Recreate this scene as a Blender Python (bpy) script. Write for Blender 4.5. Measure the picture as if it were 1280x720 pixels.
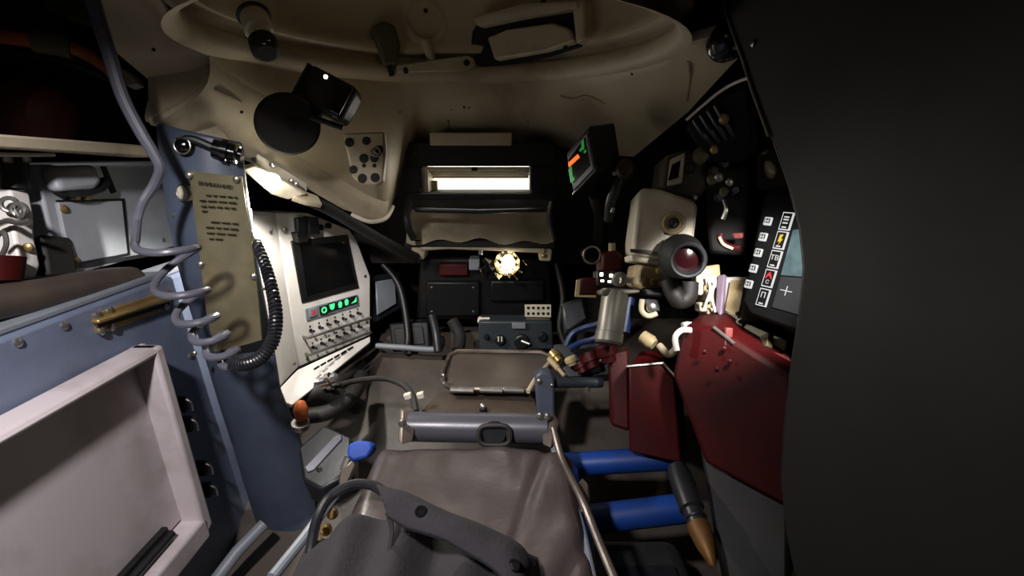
import bpy, bmesh, math, random
from mathutils import Vector, Matrix, noise
random.seed(4)
for o in list(bpy.data.objects): bpy.data.objects.remove(o)
scene = bpy.context.scene
COL = scene.collection
V = Vector
# ------------------------------------------------------------------ camera
CAM = V((0, 0, 1.15)); PITCH = math.radians(15); FPX = 640.0
cd = bpy.data.cameras.new('camera'); cam = bpy.data.objects.new('camera', cd); COL.objects.link(cam)
cam.location = CAM; cam.rotation_euler = (math.pi/2 - PITCH, 0, 0)
cd.sensor_width = 36; cd.lens = 36*FPX/1280; cd.clip_start = 0.01
scene.camera = cam
# ------------------------------------------------------------------ world, exposure
w = bpy.data.worlds.new('world'); scene.world = w; w.use_nodes = True
w.node_tree.nodes['Background'].inputs[0].default_value = (0.8, 0.85, 1, 1)
w.node_tree.nodes['Background'].inputs[1].default_value = 0.0
vs = scene.view_settings
vs.view_transform = 'Standard'; vs.look = 'None'; vs.gamma = 1; vs.use_curve_mapping = False; vs.exposure = 0.15
def light(name, kind, loc, power, col, size=0.05, target=None, spot=None, blend=0.5):
    l = bpy.data.lights.new(name, kind); l.energy = power; l.color = col
    if kind == 'AREA': l.size = size
    else: l.shadow_soft_size = size
    if kind == 'SPOT': l.spot_size = math.radians(spot); l.spot_blend = blend
    o = bpy.data.objects.new(name, l); COL.objects.link(o); o.location = loc
    if target is not None: o.rotation_euler = (V(target)-V(loc)).to_track_quat('-Z', 'Y').to_euler()
    return o

# ------------------------------------------------------------------ maths helpers
CP, SP = math.cos(PITCH), math.sin(PITCH)
def ray(px, py):
    a = (px-640)/FPX; b = (360-py)/FPX
    return V((a, CP+b*SP, -SP+b*CP))
def P(px, py, d): return CAM + ray(px, py)*d
def PX(px, py, x): r = ray(px, py); return CAM + r*(x/r.x)
def PY(px, py, y): r = ray(px, py); return CAM + r*(y/r.y)
def PZ(px, py, z): r = ray(px, py); return CAM + r*((z-CAM.z)/r.z)
def cr(pts, k=6, closed=False):
    pts = [V(p) for p in pts]; n = len(pts); out = []
    rng = range(n if closed else n-1)
    for i in rng:
        g = lambda j: pts[j % n] if closed else pts[max(0, min(n-1, j))]
        a, b, c, d = g(i-1), g(i), g(i+1), g(i+2)
        for s in range(k):
            t = s/k
            out.append(0.5*((2*b)+(c-a)*t+(2*a-5*b+4*c-d)*t*t+(3*b-a-3*c+d)*t**3))
    if not closed: out.append(pts[-1].copy())
    return out
def newell(pts):
    n = V((0, 0, 0))
    for i in range(len(pts)):
        a, b = pts[i], pts[(i+1) % len(pts)]
        n += V(((a.y-b.y)*(a.z+b.z), (a.z-b.z)*(a.x+b.x), (a.x-b.x)*(a.y+b.y)))
    return n.normalized()
def basis(n):
    n = V(n).normalized()
    up = V((0, 0, 1)) if abs(n.z) < .9 else V((0, 1, 0))
    u = up.cross(n).normalized(); v = n.cross(u)
    return u, v, n

class Fr:
    """flat frame: origin, u, v (unit), n towards viewer"""
    def __init__(s, o, u, v):
        s.o = V(o); s.u = V(u).normalized(); v = V(v); s.v = (v - s.u*v.dot(s.u)).normalized(); s.n = s.u.cross(s.v)
        if s.n.dot(CAM-s.o) < 0: s.n = -s.n
    def pt(s, a, b, c=0): return s.o + s.u*a + s.v*b + s.n*c
    def hit(s, px, py, c=0):
        r = ray(px, py); o = s.o + s.n*c
        return CAM + r*((o-CAM).dot(s.n)/r.dot(s.n))
    def uv(s, px, py, c=0):
        q = s.hit(px, py, c)-s.o; return q.dot(s.u), q.dot(s.v)

class MB:
    def __init__(s): s.v = []; s.f = []
    def add(s, vs, fs):
        o = len(s.v); s.v += [V(p) for p in vs]; s.f += [tuple(i+o for i in f) for f in fs]; return s
    def slab(s, pts, th=0.01, off=None):
        pts = [V(p) for p in pts]; n = len(pts)
        if off is None:
            nn = newell(pts); c = sum(pts, V((0, 0, 0)))/n
            if nn.dot(CAM-c) > 0: nn = -nn
            off = nn*th
        off = V(off)
        nn = newell(pts)
        if nn.dot(off) > 0: pts = pts[::-1]
        vs = pts + [p+off for p in pts]
        fs = [tuple(range(n)), tuple(range(2*n-1, n-1, -1))]
        fs += [(i, i+n, (i+1) % n+n, (i+1) % n)[::-1][::-1] for i in range(n)]
        return s.add(vs, fs)
    def px(s, pts, th=0.01, off=None): return s.slab([P(*p) for p in pts], th, off)
    def box(s, c, sz, u=(1, 0, 0), v=(0, 1, 0)):
        c = V(c); u = V(u).normalized(); v = V(v); v = (v-u*v.dot(u)).normalized(); n = u.cross(v)
        hx, hy, hz = sz[0]/2, sz[1]/2, sz[2]/2
        vs = [c+u*hx*a+v*hy*b+n*hz*d for a in (-1, 1) for b in (-1, 1) for d in (-1, 1)]
        return s.add(vs, [(0, 1, 3, 2), (4, 6, 7, 5), (0, 4, 5, 1), (2, 3, 7, 6), (0, 2, 6, 4), (1, 5, 7, 3)])
    def aabb(s, a, b):
        a = V(a); b = V(b); return s.box((a+b)/2, [abs(b[i]-a[i]) for i in range(3)])
    def fbox(s, fr, u0, u1, v0, v1, c0, c1):
        return s.box(fr.pt((u0+u1)/2, (v0+v1)/2, (c0+c1)/2), (abs(u1-u0), abs(v1-v0), abs(c1-c0)), fr.u, fr.v)
    def fpoly(s, fr, uvs, c0, c1):
        return s.slab([fr.pt(a, b, c1) for a, b in uvs], off=fr.n*(c0-c1))
    def tube(s, path, r, n=10, closed=False, flat=1.0, flatdir=None):
        path = [V(p) for p in path]; m = len(path)
        rs = r if isinstance(r, (list, tuple)) else [r]*m
        T = []
        for i in range(m):
            if closed: t = path[(i+1) % m]-path[i-1]
            else: t = path[min(i+1, m-1)]-path[max(i-1, 0)]
            T.append(t.normalized() if t.length > 1e-9 else V((0, 0, 1)))
        u = basis(T[0])[0]
        if flatdir is not None: u = V(flatdir)
        vs = []
        for i in range(m):
            u = (u - T[i]*u.dot(T[i])).normalized(); w = T[i].cross(u)
            for k in range(n):
                a = 2*math.pi*k/n
                vs.append(path[i]+u*math.cos(a)*rs[i]*flat+w*math.sin(a)*rs[i])
        fs = []
        for i in range(m if closed else m-1):
            j = (i+1) % m
            for k in range(n):
                l = (k+1) % n
                fs.append((i*n+k, i*n+l, j*n+l, j*n+k))
        if not closed:
            fs.append(tuple(range(n-1, -1, -1))); fs.append(tuple((m-1)*n+k for k in range(n)))
        return s.add(vs, fs)
    def cyl(s, a, b, r0, r1=None, n=20):
        return s.lathe(a, V(b)-V(a), [(0, r0), ((V(b)-V(a)).length, r0 if r1 is None else r1)], n)
    def lathe(s, o, ax, prof, n=24, a0=0, a1=2*math.pi, caps=True):
        """prof: list of (h along axis, r)"""
        o = V(o); u, v, w = basis(ax); full = abs(a1-a0-2*math.pi) < 1e-6
        m = n if full else n+1
        vs = [o+w*h+(u*math.cos(a0+(a1-a0)*k/n)+v*math.sin(a0+(a1-a0)*k/n))*r for h, r in prof for k in range(m)]
        fs = []
        for i in range(len(prof)-1):
            for k in range(n):
                l = (k+1) % m
                fs.append((i*m+k, i*m+l, (i+1)*m+l, (i+1)*m+k))
        if caps and full:
            fs.append(tuple(range(m-1, -1, -1))); fs.append(tuple((len(prof)-1)*m+k for k in range(m)))
        return s.add(vs, fs)
    def ring(s, c, ax, r, t, n=28):
        u, v, w = basis(ax); c = V(c)
        return s.tube([c+u*math.cos(2*math.pi*k/n)*r+v*math.sin(2*math.pi*k/n)*r for k in range(n)], t, 8, True)
    def grid(s, rows, th=None):
        R = len(rows); C = len(rows[0]); vs = [p for r in rows for p in r]
        fs = [(i*C+j, i*C+j+1, (i+1)*C+j+1, (i+1)*C+j) for i in range(R-1) for j in range(C-1)]
        if th is None: return s.add(vs, fs)
        th = V(th); n = len(vs)
        vs = vs+[p+th for p in vs]; f2 = [tuple(i+n for i in f[::-1]) for f in fs]
        bd = [(0, j, j+1) for j in range(C-1)]
        side = []
        for j in range(C-1):
            side.append((j+1, j, j+n, j+1+n)); b = (R-1)*C
            side.append((b+j, b+j+1, b+j+1+n, b+j+n))
        for i in range(R-1):
            side.append((i*C, (i+1)*C, (i+1)*C+n, i*C+n)); e = C-1
            side.append(((i+1)*C+e, i*C+e, i*C+e+n, (i+1)*C+e+n))
        return s.add(vs, fs+f2+side)
    def build(s, name, mat, parent=None, bevel=0, seg=2, sub=0, ang=35, kind=None, label=None, cat=None, group=None):
        me = bpy.data.meshes.new(name); me.from_pydata([tuple(p) for p in s.v], [], s.f); me.update()
        bm = bmesh.new(); bm.from_mesh(me)
        bmesh.ops.recalc_face_normals(bm, faces=bm.faces); bm.to_mesh(me); bm.free()
        for p in me.polygons: p.use_smooth = True
        me.set_sharp_from_angle(angle=math.radians(ang))
        me.materials.append(M[mat] if isinstance(mat, str) else mat)
        o = bpy.data.objects.new(name, me); COL.objects.link(o)
        if parent is not None: o.parent = parent
        if bevel:
            b = o.modifiers.new('bevel', 'BEVEL'); b.width = bevel; b.segments = seg; b.limit_method = 'ANGLE'; b.angle_limit = math.radians(30)
        if sub:
            q = o.modifiers.new('sub', 'SUBSURF'); q.levels = sub; q.render_levels = sub
        if kind: o['kind'] = kind
        if label: o['label'] = label
        if cat: o['category'] = cat
        if group: o['group'] = group
        return o

def thing(name, label, cat, group=None, kind=None):
    o = bpy.data.objects.new(name, None); COL.objects.link(o); o.empty_display_size = .02
    o['label'] = label
    if cat: o['category'] = cat
    if group: o['group'] = group
    if kind: o['kind'] = kind
    return o
def screw(parent, p, n, r, mat='steel', name='bolt', h=None, slot=False):
    h = h or r*.6
    return MB().lathe(V(p)-V(n).normalized()*r*.3, n, [(0, r), (h*.6+r*.3, r), (h+r*.3, r*.65), (h*1.15+r*.3, .0005)], 12).build(name, mat, parent)
def text_mesh(name, body, fr, u, v, size, mat, parent, c=.0006, ang=0, depth=.0003, align='CENTER'):
    cu = bpy.data.curves.new('txt', 'FONT'); cu.body = body; cu.size = size; cu.extrude = depth
    cu.align_x = align; cu.align_y = 'CENTER'; cu.resolution_u = 2
    t = bpy.data.objects.new('txt', cu); COL.objects.link(t)
    bpy.context.view_layer.update()
    me = bpy.data.meshes.new_from_object(t.evaluated_get(bpy.context.evaluated_depsgraph_get()))
    bpy.data.objects.remove(t)
    un, vn = fr.u, fr.v
    if un.cross(vn).dot(fr.n) < 0: un = -un
    a = math.radians(ang); uu = un*math.cos(a)+vn*math.sin(a); vv = vn*math.cos(a)-un*math.sin(a)
    o_ = fr.pt(u, v, c)
    Mx = Matrix(((uu.x, vv.x, fr.n.x, o_.x), (uu.y, vv.y, fr.n.y, o_.y), (uu.z, vv.z, fr.n.z, o_.z), (0, 0, 0, 1)))
    me.transform(Mx); me.name = name; me.materials.clear(); me.materials.append(M[mat])
    o = bpy.data.objects.new(name, me); COL.objects.link(o); o.parent = parent
    return o

# ------------------------------------------------------------------ materials
def lin(c): return tuple(((x/255)/12.92 if x/255 <= .04045 else ((x/255+.055)/1.055)**2.4) for x in c)+(1,)
M = {}
def mat(name, c, rough=.5, metal=0, c2=None, scale=12, amt=.6, bump=.15, bscale=60, emit=None, es=0, spec=.5, lo=.42, hi=.68, stretch=None, coat=0):
    m = bpy.data.materials.new(name); m.use_nodes = True; nt = m.node_tree; N = nt.nodes; L = nt.links
    b = N['Principled BSDF']; b.inputs['Roughness'].default_value = rough; b.inputs['Metallic'].default_value = metal
    b.inputs['Specular IOR Level'].default_value = spec
    if coat: b.inputs['Coat Weight'].default_value = coat; b.inputs['Coat Roughness'].default_value = .15
    tc = N.new('ShaderNodeTexCoord'); mp = N.new('ShaderNodeMapping'); L.new(tc.outputs['Object'], mp.inputs[0])
    if stretch: mp.inputs['Scale'].default_value = stretch
    if c2 is not None:
        n1 = N.new('ShaderNodeTexNoise'); n1.inputs['Scale'].default_value = scale; n1.inputs['Detail'].default_value = 7; n1.inputs['Roughness'].default_value = .62
        L.new(mp.outputs[0], n1.inputs['Vector'])
        r = N.new('ShaderNodeMapRange'); r.inputs['From Min'].default_value = lo; r.inputs['From Max'].default_value = hi; r.inputs['To Max'].default_value = amt
        L.new(n1.outputs['Fac'], r.inputs['Value'])
        mx = N.new('ShaderNodeMix'); mx.data_type = 'RGBA'; mx.inputs[6].default_value = lin(c); mx.inputs[7].default_value = lin(c2)
        L.new(r.outputs[0], mx.inputs[0]); L.new(mx.outputs[2], b.inputs['Base Color'])
        rr = N.new('ShaderNodeMapRange'); rr.inputs['To Min'].default_value = max(.05, rough-.1); rr.inputs['To Max'].default_value = min(1, rough+.15)
        L.new(n1.outputs['Fac'], rr.inputs['Value']); L.new(rr.outputs[0], b.inputs['Roughness'])
    else: b.inputs['Base Color'].default_value = lin(c)
    if bump:
        n2 = N.new('ShaderNodeTexNoise'); n2.inputs['Scale'].default_value = bscale; n2.inputs['Detail'].default_value = 4
        L.new(mp.outputs[0], n2.inputs['Vector'])
        bp = N.new('ShaderNodeBump'); bp.inputs['Strength'].default_value = bump; bp.inputs['Distance'].default_value = .002
        L.new(n2.outputs['Fac'], bp.inputs['Height']); L.new(bp.outputs[0], b.inputs['Normal'])
    if emit: b.inputs['Emission Color'].default_value = lin(emit); b.inputs['Emission Strength'].default_value = es
    M[name] = m; return m
mat('cream', (184, 172, 146), .55, c2=(104, 86, 64), scale=6, amt=.75, bump=.4, bscale=40, lo=.5, hi=.78)
mat('cream_light', (214, 206, 186), .42, c2=(150, 135, 110), scale=14, amt=.45, bump=.15)
mat('white_paint', (220, 216, 212), .4, c2=(170, 160, 150), scale=10, amt=.35, bump=.08)
mat('tray_white', (196, 186, 188), .5, c2=(110, 98, 92), scale=5, amt=.75, bump=.1, lo=.48, hi=.78)
mat('blue_grey', (108, 118, 140), .42, c2=(80, 88, 106), scale=9, amt=.6, bump=.12)
mat('mid_grey', (122, 128, 136), .45, c2=(96, 100, 108), scale=9, amt=.5, bump=.1)
mat('column_blue', (72, 81, 98), .4, c2=(46, 54, 68), scale=7, amt=.6, bump=.12)
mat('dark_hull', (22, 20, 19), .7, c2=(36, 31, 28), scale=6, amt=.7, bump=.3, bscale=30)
mat('ramp', (84, 76, 70), .42, c2=(36, 31, 28), scale=6, amt=.85, bump=.2, bscale=25)
mat('black', (16, 16, 17), .45, c2=(28, 27, 26), scale=14, amt=.6, bump=.1)
mat('black_rough', (17, 17, 18), .75, c2=(30, 29, 28), scale=14, amt=.6, bump=.25)
mat('black_gloss', (10, 10, 11), .15, c2=(16, 16, 18), scale=10, amt=.5, bump=0)
mat('dark_metal', (46, 48, 52), .38, metal=.5, c2=(26, 26, 28), scale=14, amt=.7, bump=.15)
mat('steel', (176, 174, 168), .3, metal=.9, c2=(110, 104, 96), scale=30, amt=.6, bump=.1)
mat('chrome', (225, 222, 214), .12, metal=1, bump=0)
mat('brass', (176, 150, 98), .35, metal=.7, c2=(120, 98, 62), scale=18, amt=.6, bump=.15)
mat('plaque', (168, 160, 126), .3, metal=.75, c2=(122, 114, 86), scale=14, amt=.6, bump=.05)
mat('print_dark', (34, 30, 26), .8, bump=0, spec=.1)
mat('red', (62, 5, 6), .5, spec=.25, c2=(30, 3, 4), scale=12, amt=.6, bump=.1)
mat('maroon', (84, 28, 26), .5, c2=(44, 15, 14), scale=9, amt=.7, bump=.15)
mat('orange', (178, 92, 40), .5, c2=(120, 60, 28), scale=14, amt=.6)
mat('olive', (84, 80, 56), .6, c2=(56, 54, 40), scale=14, amt=.6)
mat('blue', (16, 66, 160), .6, c2=(12, 42, 96), scale=12, amt=.6, bump=.08)
mat('cable_grey', (86, 86, 96), .3, c2=(70, 70, 78), scale=14, amt=.6, bump=.05)
mat('cable_black', (26, 26, 30), .28, c2=(44, 44, 50), scale=14, amt=.6, bump=.03)
mat('leather', (70, 62, 61), .32, c2=(50, 41, 36), scale=8, amt=.75, bump=.25, bscale=90, lo=.4, hi=.7)
mat('cloth', (38, 34, 38), .9, c2=(28, 25, 28), scale=12, amt=.7, bump=.5, bscale=220)
mat('rubber', (24, 22, 22), .6, c2=(40, 36, 34), scale=18, amt=.6, bump=.2)
mat('roll', (62, 54, 49), .42, c2=(84, 72, 62), scale=8, amt=.7, bump=.4, bscale=30)
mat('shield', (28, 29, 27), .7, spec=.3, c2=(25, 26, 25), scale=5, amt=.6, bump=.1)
mat('led_white', (255, 255, 255), .4, bump=0, emit=(255, 246, 226), es=22)
mat('day_pane', (255, 255, 255), .4, bump=0, emit=(255, 244, 222), es=3.2)
mat('led_green', (30, 120, 60), .4, bump=0, emit=(70, 245, 140), es=1.3)
mat('led_green_dim', (12, 50, 20), .4, bump=0, emit=(40, 190, 70), es=.3)
mat('led_red', (150, 30, 40), .4, bump=0, emit=(190, 60, 66), es=.5)
mat('led_orange', (220, 70, 20), .4, bump=0, emit=(255, 92, 30), es=1.6)
mat('lens_red', (34, 10, 13), .1, bump=0, coat=.6)
mat('scr_white', (60, 60, 60), .5, bump=0, spec=.1, emit=(235, 235, 235), es=.62)
mat('scr_yellow', (60, 50, 10), .5, bump=0, spec=.1, emit=(240, 205, 60), es=.7)
mat('scr_red', (60, 10, 10), .5, bump=0, spec=.1, emit=(225, 60, 60), es=.7)
mat('scr_teal', (30, 40, 42), .5, spec=.1, bump=.0, emit=(96, 118, 122), es=.5, c2=(12, 18, 20), scale=60, amt=1)
mat('scr_grey', (18, 18, 19), .5, spec=.1, bump=.0, emit=(60, 62, 66), es=.35)
mat('gold_tip', (112, 78, 36), .5, metal=.4, c2=(60, 42, 22), scale=18, amt=.6)
mat('led_soft', (255, 255, 255), .4, bump=0, emit=(255, 244, 230), es=4)
mat('led_bulb', (255, 240, 210), .4, bump=0, emit=(255, 232, 190), es=7)
mat('pan_grey', (88, 80, 74), .4, metal=.2, c2=(70, 62, 58), scale=9, amt=.8, bump=.1)
mat('pan_rim', (120, 108, 98), .3, metal=.6, c2=(60, 52, 46), scale=30, amt=.9, bump=.1)
mat('rusty', (86, 78, 70), .5, metal=.2, c2=(70, 50, 32), scale=9, amt=.8, bump=.25)
mat('tube_grey', (78, 78, 86), .32, metal=.15, c2=(74, 74, 80), scale=12, amt=.5, bump=.06)
mat('rail_metal', (100, 90, 84), .36, metal=.5, c2=(70, 60, 54), scale=24, amt=.7, bump=.1)
mat('cabinet_grey', (152, 156, 162), .45, c2=(126, 130, 136), scale=9, amt=.5, bump=.1)
mat('blue_mid', (16, 56, 128), .4, c2=(10, 32, 76), scale=12, amt=.6, bump=.08)
mat('foil', (240, 230, 200), .18, metal=1, bump=.3, bscale=80)
mat('bezel_black', (5, 5, 6), .6, c2=(8, 8, 9), scale=12, amt=.5, bump=.03, spec=.08)
mat('snap_black', (13, 12, 14), .85, bump=0, spec=.1)
mat('slate_blue', (66, 72, 86), .42, c2=(44, 48, 58), scale=9, amt=.6, bump=.12)
mat('slate', (44, 52, 58), .5, c2=(30, 36, 40), scale=12, amt=.6, bump=.1)
mat('sight_black', (9, 9, 10), .45, c2=(14, 13, 12), scale=12, amt=.6, bump=.1, spec=.25)
mat('display_grey', (30, 35, 35), .55, c2=(22, 26, 26), scale=12, amt=.5, bump=.1)
mat('brown', (52, 34, 24), .35, c2=(30, 20, 15), scale=14, amt=.6, bump=.05)
mat('green_black', (18, 30, 22), .4, bump=.05)
mat('olive_grey', (92, 86, 74), .5, c2=(60, 54, 44), scale=14, amt=.7, bump=.2)
mat('drum_cream', (168, 150, 112), .5, c2=(110, 94, 66), scale=16, amt=.7, bump=.15)
mat('silver', (128, 124, 114), .42, metal=.45, c2=(96, 92, 84), scale=16, amt=.6, bump=.08)
mat('blue_dark', (14, 38, 84), .4, c2=(8, 18, 40), scale=12, amt=.6, bump=.08)
mat('blue_black', (20, 26, 42), .35, bump=.05)
mat('red_pale', (128, 62, 58), .5, c2=(84, 34, 32), scale=12, amt=.7, bump=.2)
mat('lilac', (120, 104, 122), .5, c2=(90, 78, 92), scale=12, amt=.6, bump=.1)
# thin glass
g = bpy.data.materials.new('glass'); g.use_nodes = True
nt = g.node_tree; nt.nodes.clear(); out = nt.nodes.new('ShaderNodeOutputMaterial'); mxs = nt.nodes.new('ShaderNodeMixShader')
tr = nt.nodes.new('ShaderNodeBsdfTransparent'); gl = nt.nodes.new('ShaderNodeBsdfGlossy'); gl.inputs['Roughness'].default_value = .05
mxs.inputs[0].default_value = .03; nt.links.new(tr.outputs[0], mxs.inputs[1]); nt.links.new(gl.outputs[0], mxs.inputs[2]); nt.links.new(mxs.outputs[0], out.inputs[0]); M['glass'] = g

# ================================================================== STRUCTURE
def struct(mb, name, m, label, **k): return mb.build(name, m, kind='structure', label=label, **k)
Y = V((0, 1, 0)); X = V((1, 0, 0)); Z = V((0, 0, 1))
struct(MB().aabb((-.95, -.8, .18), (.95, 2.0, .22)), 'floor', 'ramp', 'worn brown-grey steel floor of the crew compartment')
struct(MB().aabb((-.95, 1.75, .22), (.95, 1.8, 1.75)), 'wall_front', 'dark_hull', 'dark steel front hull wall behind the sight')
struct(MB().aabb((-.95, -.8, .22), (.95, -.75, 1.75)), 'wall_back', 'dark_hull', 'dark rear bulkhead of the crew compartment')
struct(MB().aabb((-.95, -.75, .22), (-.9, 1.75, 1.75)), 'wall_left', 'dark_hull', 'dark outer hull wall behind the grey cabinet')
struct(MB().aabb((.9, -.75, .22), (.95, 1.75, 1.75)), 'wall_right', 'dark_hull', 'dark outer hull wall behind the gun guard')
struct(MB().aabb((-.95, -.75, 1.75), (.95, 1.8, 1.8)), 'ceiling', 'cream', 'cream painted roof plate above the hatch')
# half-height blue-grey panel on the left
sp = thing('trim_1', 'blue-grey steel side panel carrying the white folding tray', None, kind='structure')
MB().aabb((-.66, -.1, .22), (-.605, 1.02, .935)).build('panel', 'blue_grey', sp, bevel=.006)
MB().aabb((-.66, -.1, .935), (-.612, 1.02, .945)).build('top_rail', 'mid_grey', sp, bevel=.003)
for px, py in ((80, 407), (22, 428), (238, 445), (242, 520)): screw(sp, PX(px, py, -.605), X, .006)
# sloped ramp at the front
rp = []
for i in range(14):
    t = i/13; y = .78+t*.75
    row = []
    for j in range(19):
        x = -.62+1.24*j/18
        z = .30+.34*(3*t*t-2*t**3) + .03*math.exp(-((x-.17)/.09)**2-((y-1.0)/.14)**2) + .006*noise.noise(V((x*6, y*6, 1)))
        row.append(V((x, y, z)))
    rp.append(row)
struct(MB().grid(rp, V((0, 0, -.03))), 'trim_2', 'ramp', 'stained grey-brown sloping footwell plate beyond the seat', ang=60)

# ---- cupola ring and skirt
CX, CY, CR = -.105, .85, .345
def ringpt(a, r, z): return V((CX+math.sin(a)*r, CY+math.cos(a)*r, z))
cu = thing('trim_3', 'cream cast cupola ring with groove around the roof hatch', None, kind='structure')
N_ = 72
def ringlathe(prof, name, m, a0=-math.pi, a1=math.pi, **k):
    rows = [[ringpt(a0+(a1-a0)*i/N_, r, z) for i in range(N_+1)] for r, z in prof]
    mb = MB(); mb.grid(rows); return mb.build(name, m, cu, **k)
ringlathe([(CR+.016, 1.292), (CR+.004, 1.296), (CR-.004, 1.306), (CR-.004, 1.322), (CR+.004, 1.33)], 'lower_lip', 'cream', ang=70)
ringlathe([(CR+.004, 1.33), (CR+.014, 1.332), (CR+.016, 1.344), (CR+.004, 1.348)], 'groove', 'cream', ang=30)
ringlathe([(CR+.004, 1.348), (CR-.006, 1.352), (CR-.008, 1.364), (CR, 1.374), (CR-.005, 1.46), (CR-.02, 1.5), (CR-.02, 1.6)], 'collar', 'cream', ang=50)
hl = MB(); hl.lathe((CX, CY, 1.6), Z, [(0, CR+.02), (.02, CR+.02), (.05, CR-.05)], 48); hl.build('hatch_lid', 'cream', cu)
# skirt lofted from ring to lower edge
low = [(PX(20, -160, -.6)), PX(122, 0, -.6), PX(147, 67, -.6), PX(186, 100, -.59), PX(188, 156, -.575), PX(290, 186, -.5), P(345, 214, .99), P(430, 262, 1.12), P(480, 278, 1.2),
       P(500, 232, 1.262), P(520, 180, 1.268), P(600, 178, 1.268), P(690, 180, 1.268), P(745, 192, 1.265), P(792, 196, 1.25), P(860, 140, .96), P(932, 62, .70), P(962, 14, .655)]
lowr = []
for i in range(len(low)-1):
    for k in range(4): lowr.append(low[i].lerp(low[i+1], k/4))
lowr.append(low[-1])
rows = [[] for _ in range(9)]
for p in lowr:
    a = math.atan2(p.x-CX, p.y-CY)
    q = ringpt(a, CR+.016, 1.292)
    # make the ring side start a little above for points higher than the ring
    for i in range(9):
        t = i/8; c = q.lerp(p, t)
        c += V((math.sin(a), math.cos(a), 0))*(-(.035 if p.x < .2 else .035*max(0, 1-(p.x-.2)/.08))*math.sin(math.pi*t)) + V((0, 0, .008))*noise.noise(c*9)*math.sin(math.pi*t)
        rows[i].append(c)
sk = MB(); sk.grid(rows, V((0, 0, .012)))
struct(sk, 'trim_4', 'cream', 'cream cast roof skirt sloping from the cupola ring to the walls', ang=60)
def skirt_hit(px, py):
    best = None; r = ray(px, py)
    for i in range(8):
        for j in range(len(rows[0])-1):
            for tri in ((rows[i][j], rows[i][j+1], rows[i+1][j]), (rows[i+1][j+1], rows[i][j+1], rows[i+1][j])):
                a, b, c = tri; e1 = b-a; e2 = c-a; pv = r.cross(e2); det = e1.dot(pv)
                if abs(det) < 1e-12: continue
                tv = CAM-a; u = tv.dot(pv)/det; qv = tv.cross(e1); v = r.dot(qv)/det; t = e2.dot(qv)/det
                if u >= -.01 and v >= -.01 and u+v <= 1.01 and t > .1 and (best is None or t < best): best = t
    return None if best is None else CAM+r*(best-.001)
weld = thing('trim_9', 'weld seams and paint chips on the cream roof skirt', None, kind='structure')
for pts in (((864, 52), (860, 76), (862, 100), (858, 126)), ((700, 120), (716, 124), (734, 120), (756, 130)), ((560, 150), (562, 164), (566, 174)), ((240, 96), (270, 112), (300, 128)), ((806, 70), (820, 62), (840, 50))):
    hp_ = [q for q in (skirt_hit(*p) for p in pts) if q is not None]
    if len(hp_) > 1: MB().tube(cr(hp_, 4), .0026, 6).build('weld_seam', 'cream', weld)
for x, y, r in ((192, 62, .003), (234, 100, .002), (580, 134, .003), (586, 135, .002), (564, 137, .0015), (845, 47, .004), (838, 52, .002), (830, 56, .002), (790, 92, .003), (660, 152, .002), (500, 140, .002), (302, 140, .003), (272, 24, .003)):
    q = skirt_hit(x, y)
    if q is not None: MB().lathe(q, CAM-q, [(0, r), (.0008, r*.8), (.001, r*.3)], 7).build('paint_chip', 'brown', weld)
# roof plates outside the skirt, so that no gap shows above it
struct(MB().aabb((-.9, -.75, 1.52), (.9, .40, 1.55)), 'trim_5', 'cream', 'cream roof plate over the crew seats')
# horn shaped casting on the left
hp = [P(196, 118, .86), P(260, 150, .92), P(330, 178, .98), P(400, 214, 1.08), P(450, 246, 1.16), P(478, 262, 1.2)]
pth = cr(hp, 6); rr = [.05]*len(pth)
rr = [.058-.012*i/(len(pth)-1) for i in range(len(pth))]; rr[-1] *= .8; rr[-2] *= .93
hb = MB(); hb.tube(pth, rr, 20, flat=.72, flatdir=(1, -.3, .7))
hr = thing('trim_6', 'cream cast brace running down beside the lit lamp', None, kind='structure')
hb.build('brace', 'cream', hr, ang=60)
MB().tube(cr([P(440, 268, 1.15), P(462, 277, 1.15), P(482, 273, 1.17), P(491, 258, 1.2)], 5), .005, 8).build('rim', 'cream_light', hr)
tab = MB(); tab.px([(186, 104, .845), (196, 98, .85), (262, 146, .86), (300, 188, .87), (262, 178, .86), (200, 158, .845), (186, 152, .84)], .012)
tab.build('tab', 'cream', hr, bevel=.002)
MB().px([(197, 116, .842), (201, 116, .842), (201, 132, .842), (196, 133, .842)], .004).build('slot', 'black', hr)

# front wall section below the vision block: cream sill + dark cheeks
fs_ = thing('trim_7', 'grimy cream front sill under the bright vision block', None, kind='structure')
rows = []
for i in range(7):
    t = i/6; row = []
    for j in range(25):
        px = 508+184*j/24; py = 262+40*t+ (3*math.sin(j*.9)+2*math.sin(j*.37+1))*(t**3)
        row.append(PY(px, py, 1.33-.05*t+.02*math.sin(math.pi*t)))
    rows.append(row)
MB().grid(rows, V((0, .03, 0))).build('sill', 'cream', fs_, ang=60)
MB().slab([PY(505, 300, 1.29), PY(695, 302, 1.29), PY(695, 311, 1.29), PY(505, 309, 1.29)], off=V((0, .05, 0))).build('edge_strip', 'black_rough', fs_, bevel=.004)
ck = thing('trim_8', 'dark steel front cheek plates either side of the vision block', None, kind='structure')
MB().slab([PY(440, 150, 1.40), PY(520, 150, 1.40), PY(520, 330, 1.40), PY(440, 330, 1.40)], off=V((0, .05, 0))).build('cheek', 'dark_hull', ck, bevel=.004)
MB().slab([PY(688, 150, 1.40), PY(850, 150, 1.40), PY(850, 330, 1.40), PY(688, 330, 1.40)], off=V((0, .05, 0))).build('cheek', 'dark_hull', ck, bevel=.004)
MB().slab([PY(500, 150, 1.42), PY(700, 150, 1.42), PY(700, 330, 1.42), PY(500, 330, 1.42)], off=V((0, .05, 0))).build('cheek', 'dark_hull', ck, bevel=.004)

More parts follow.
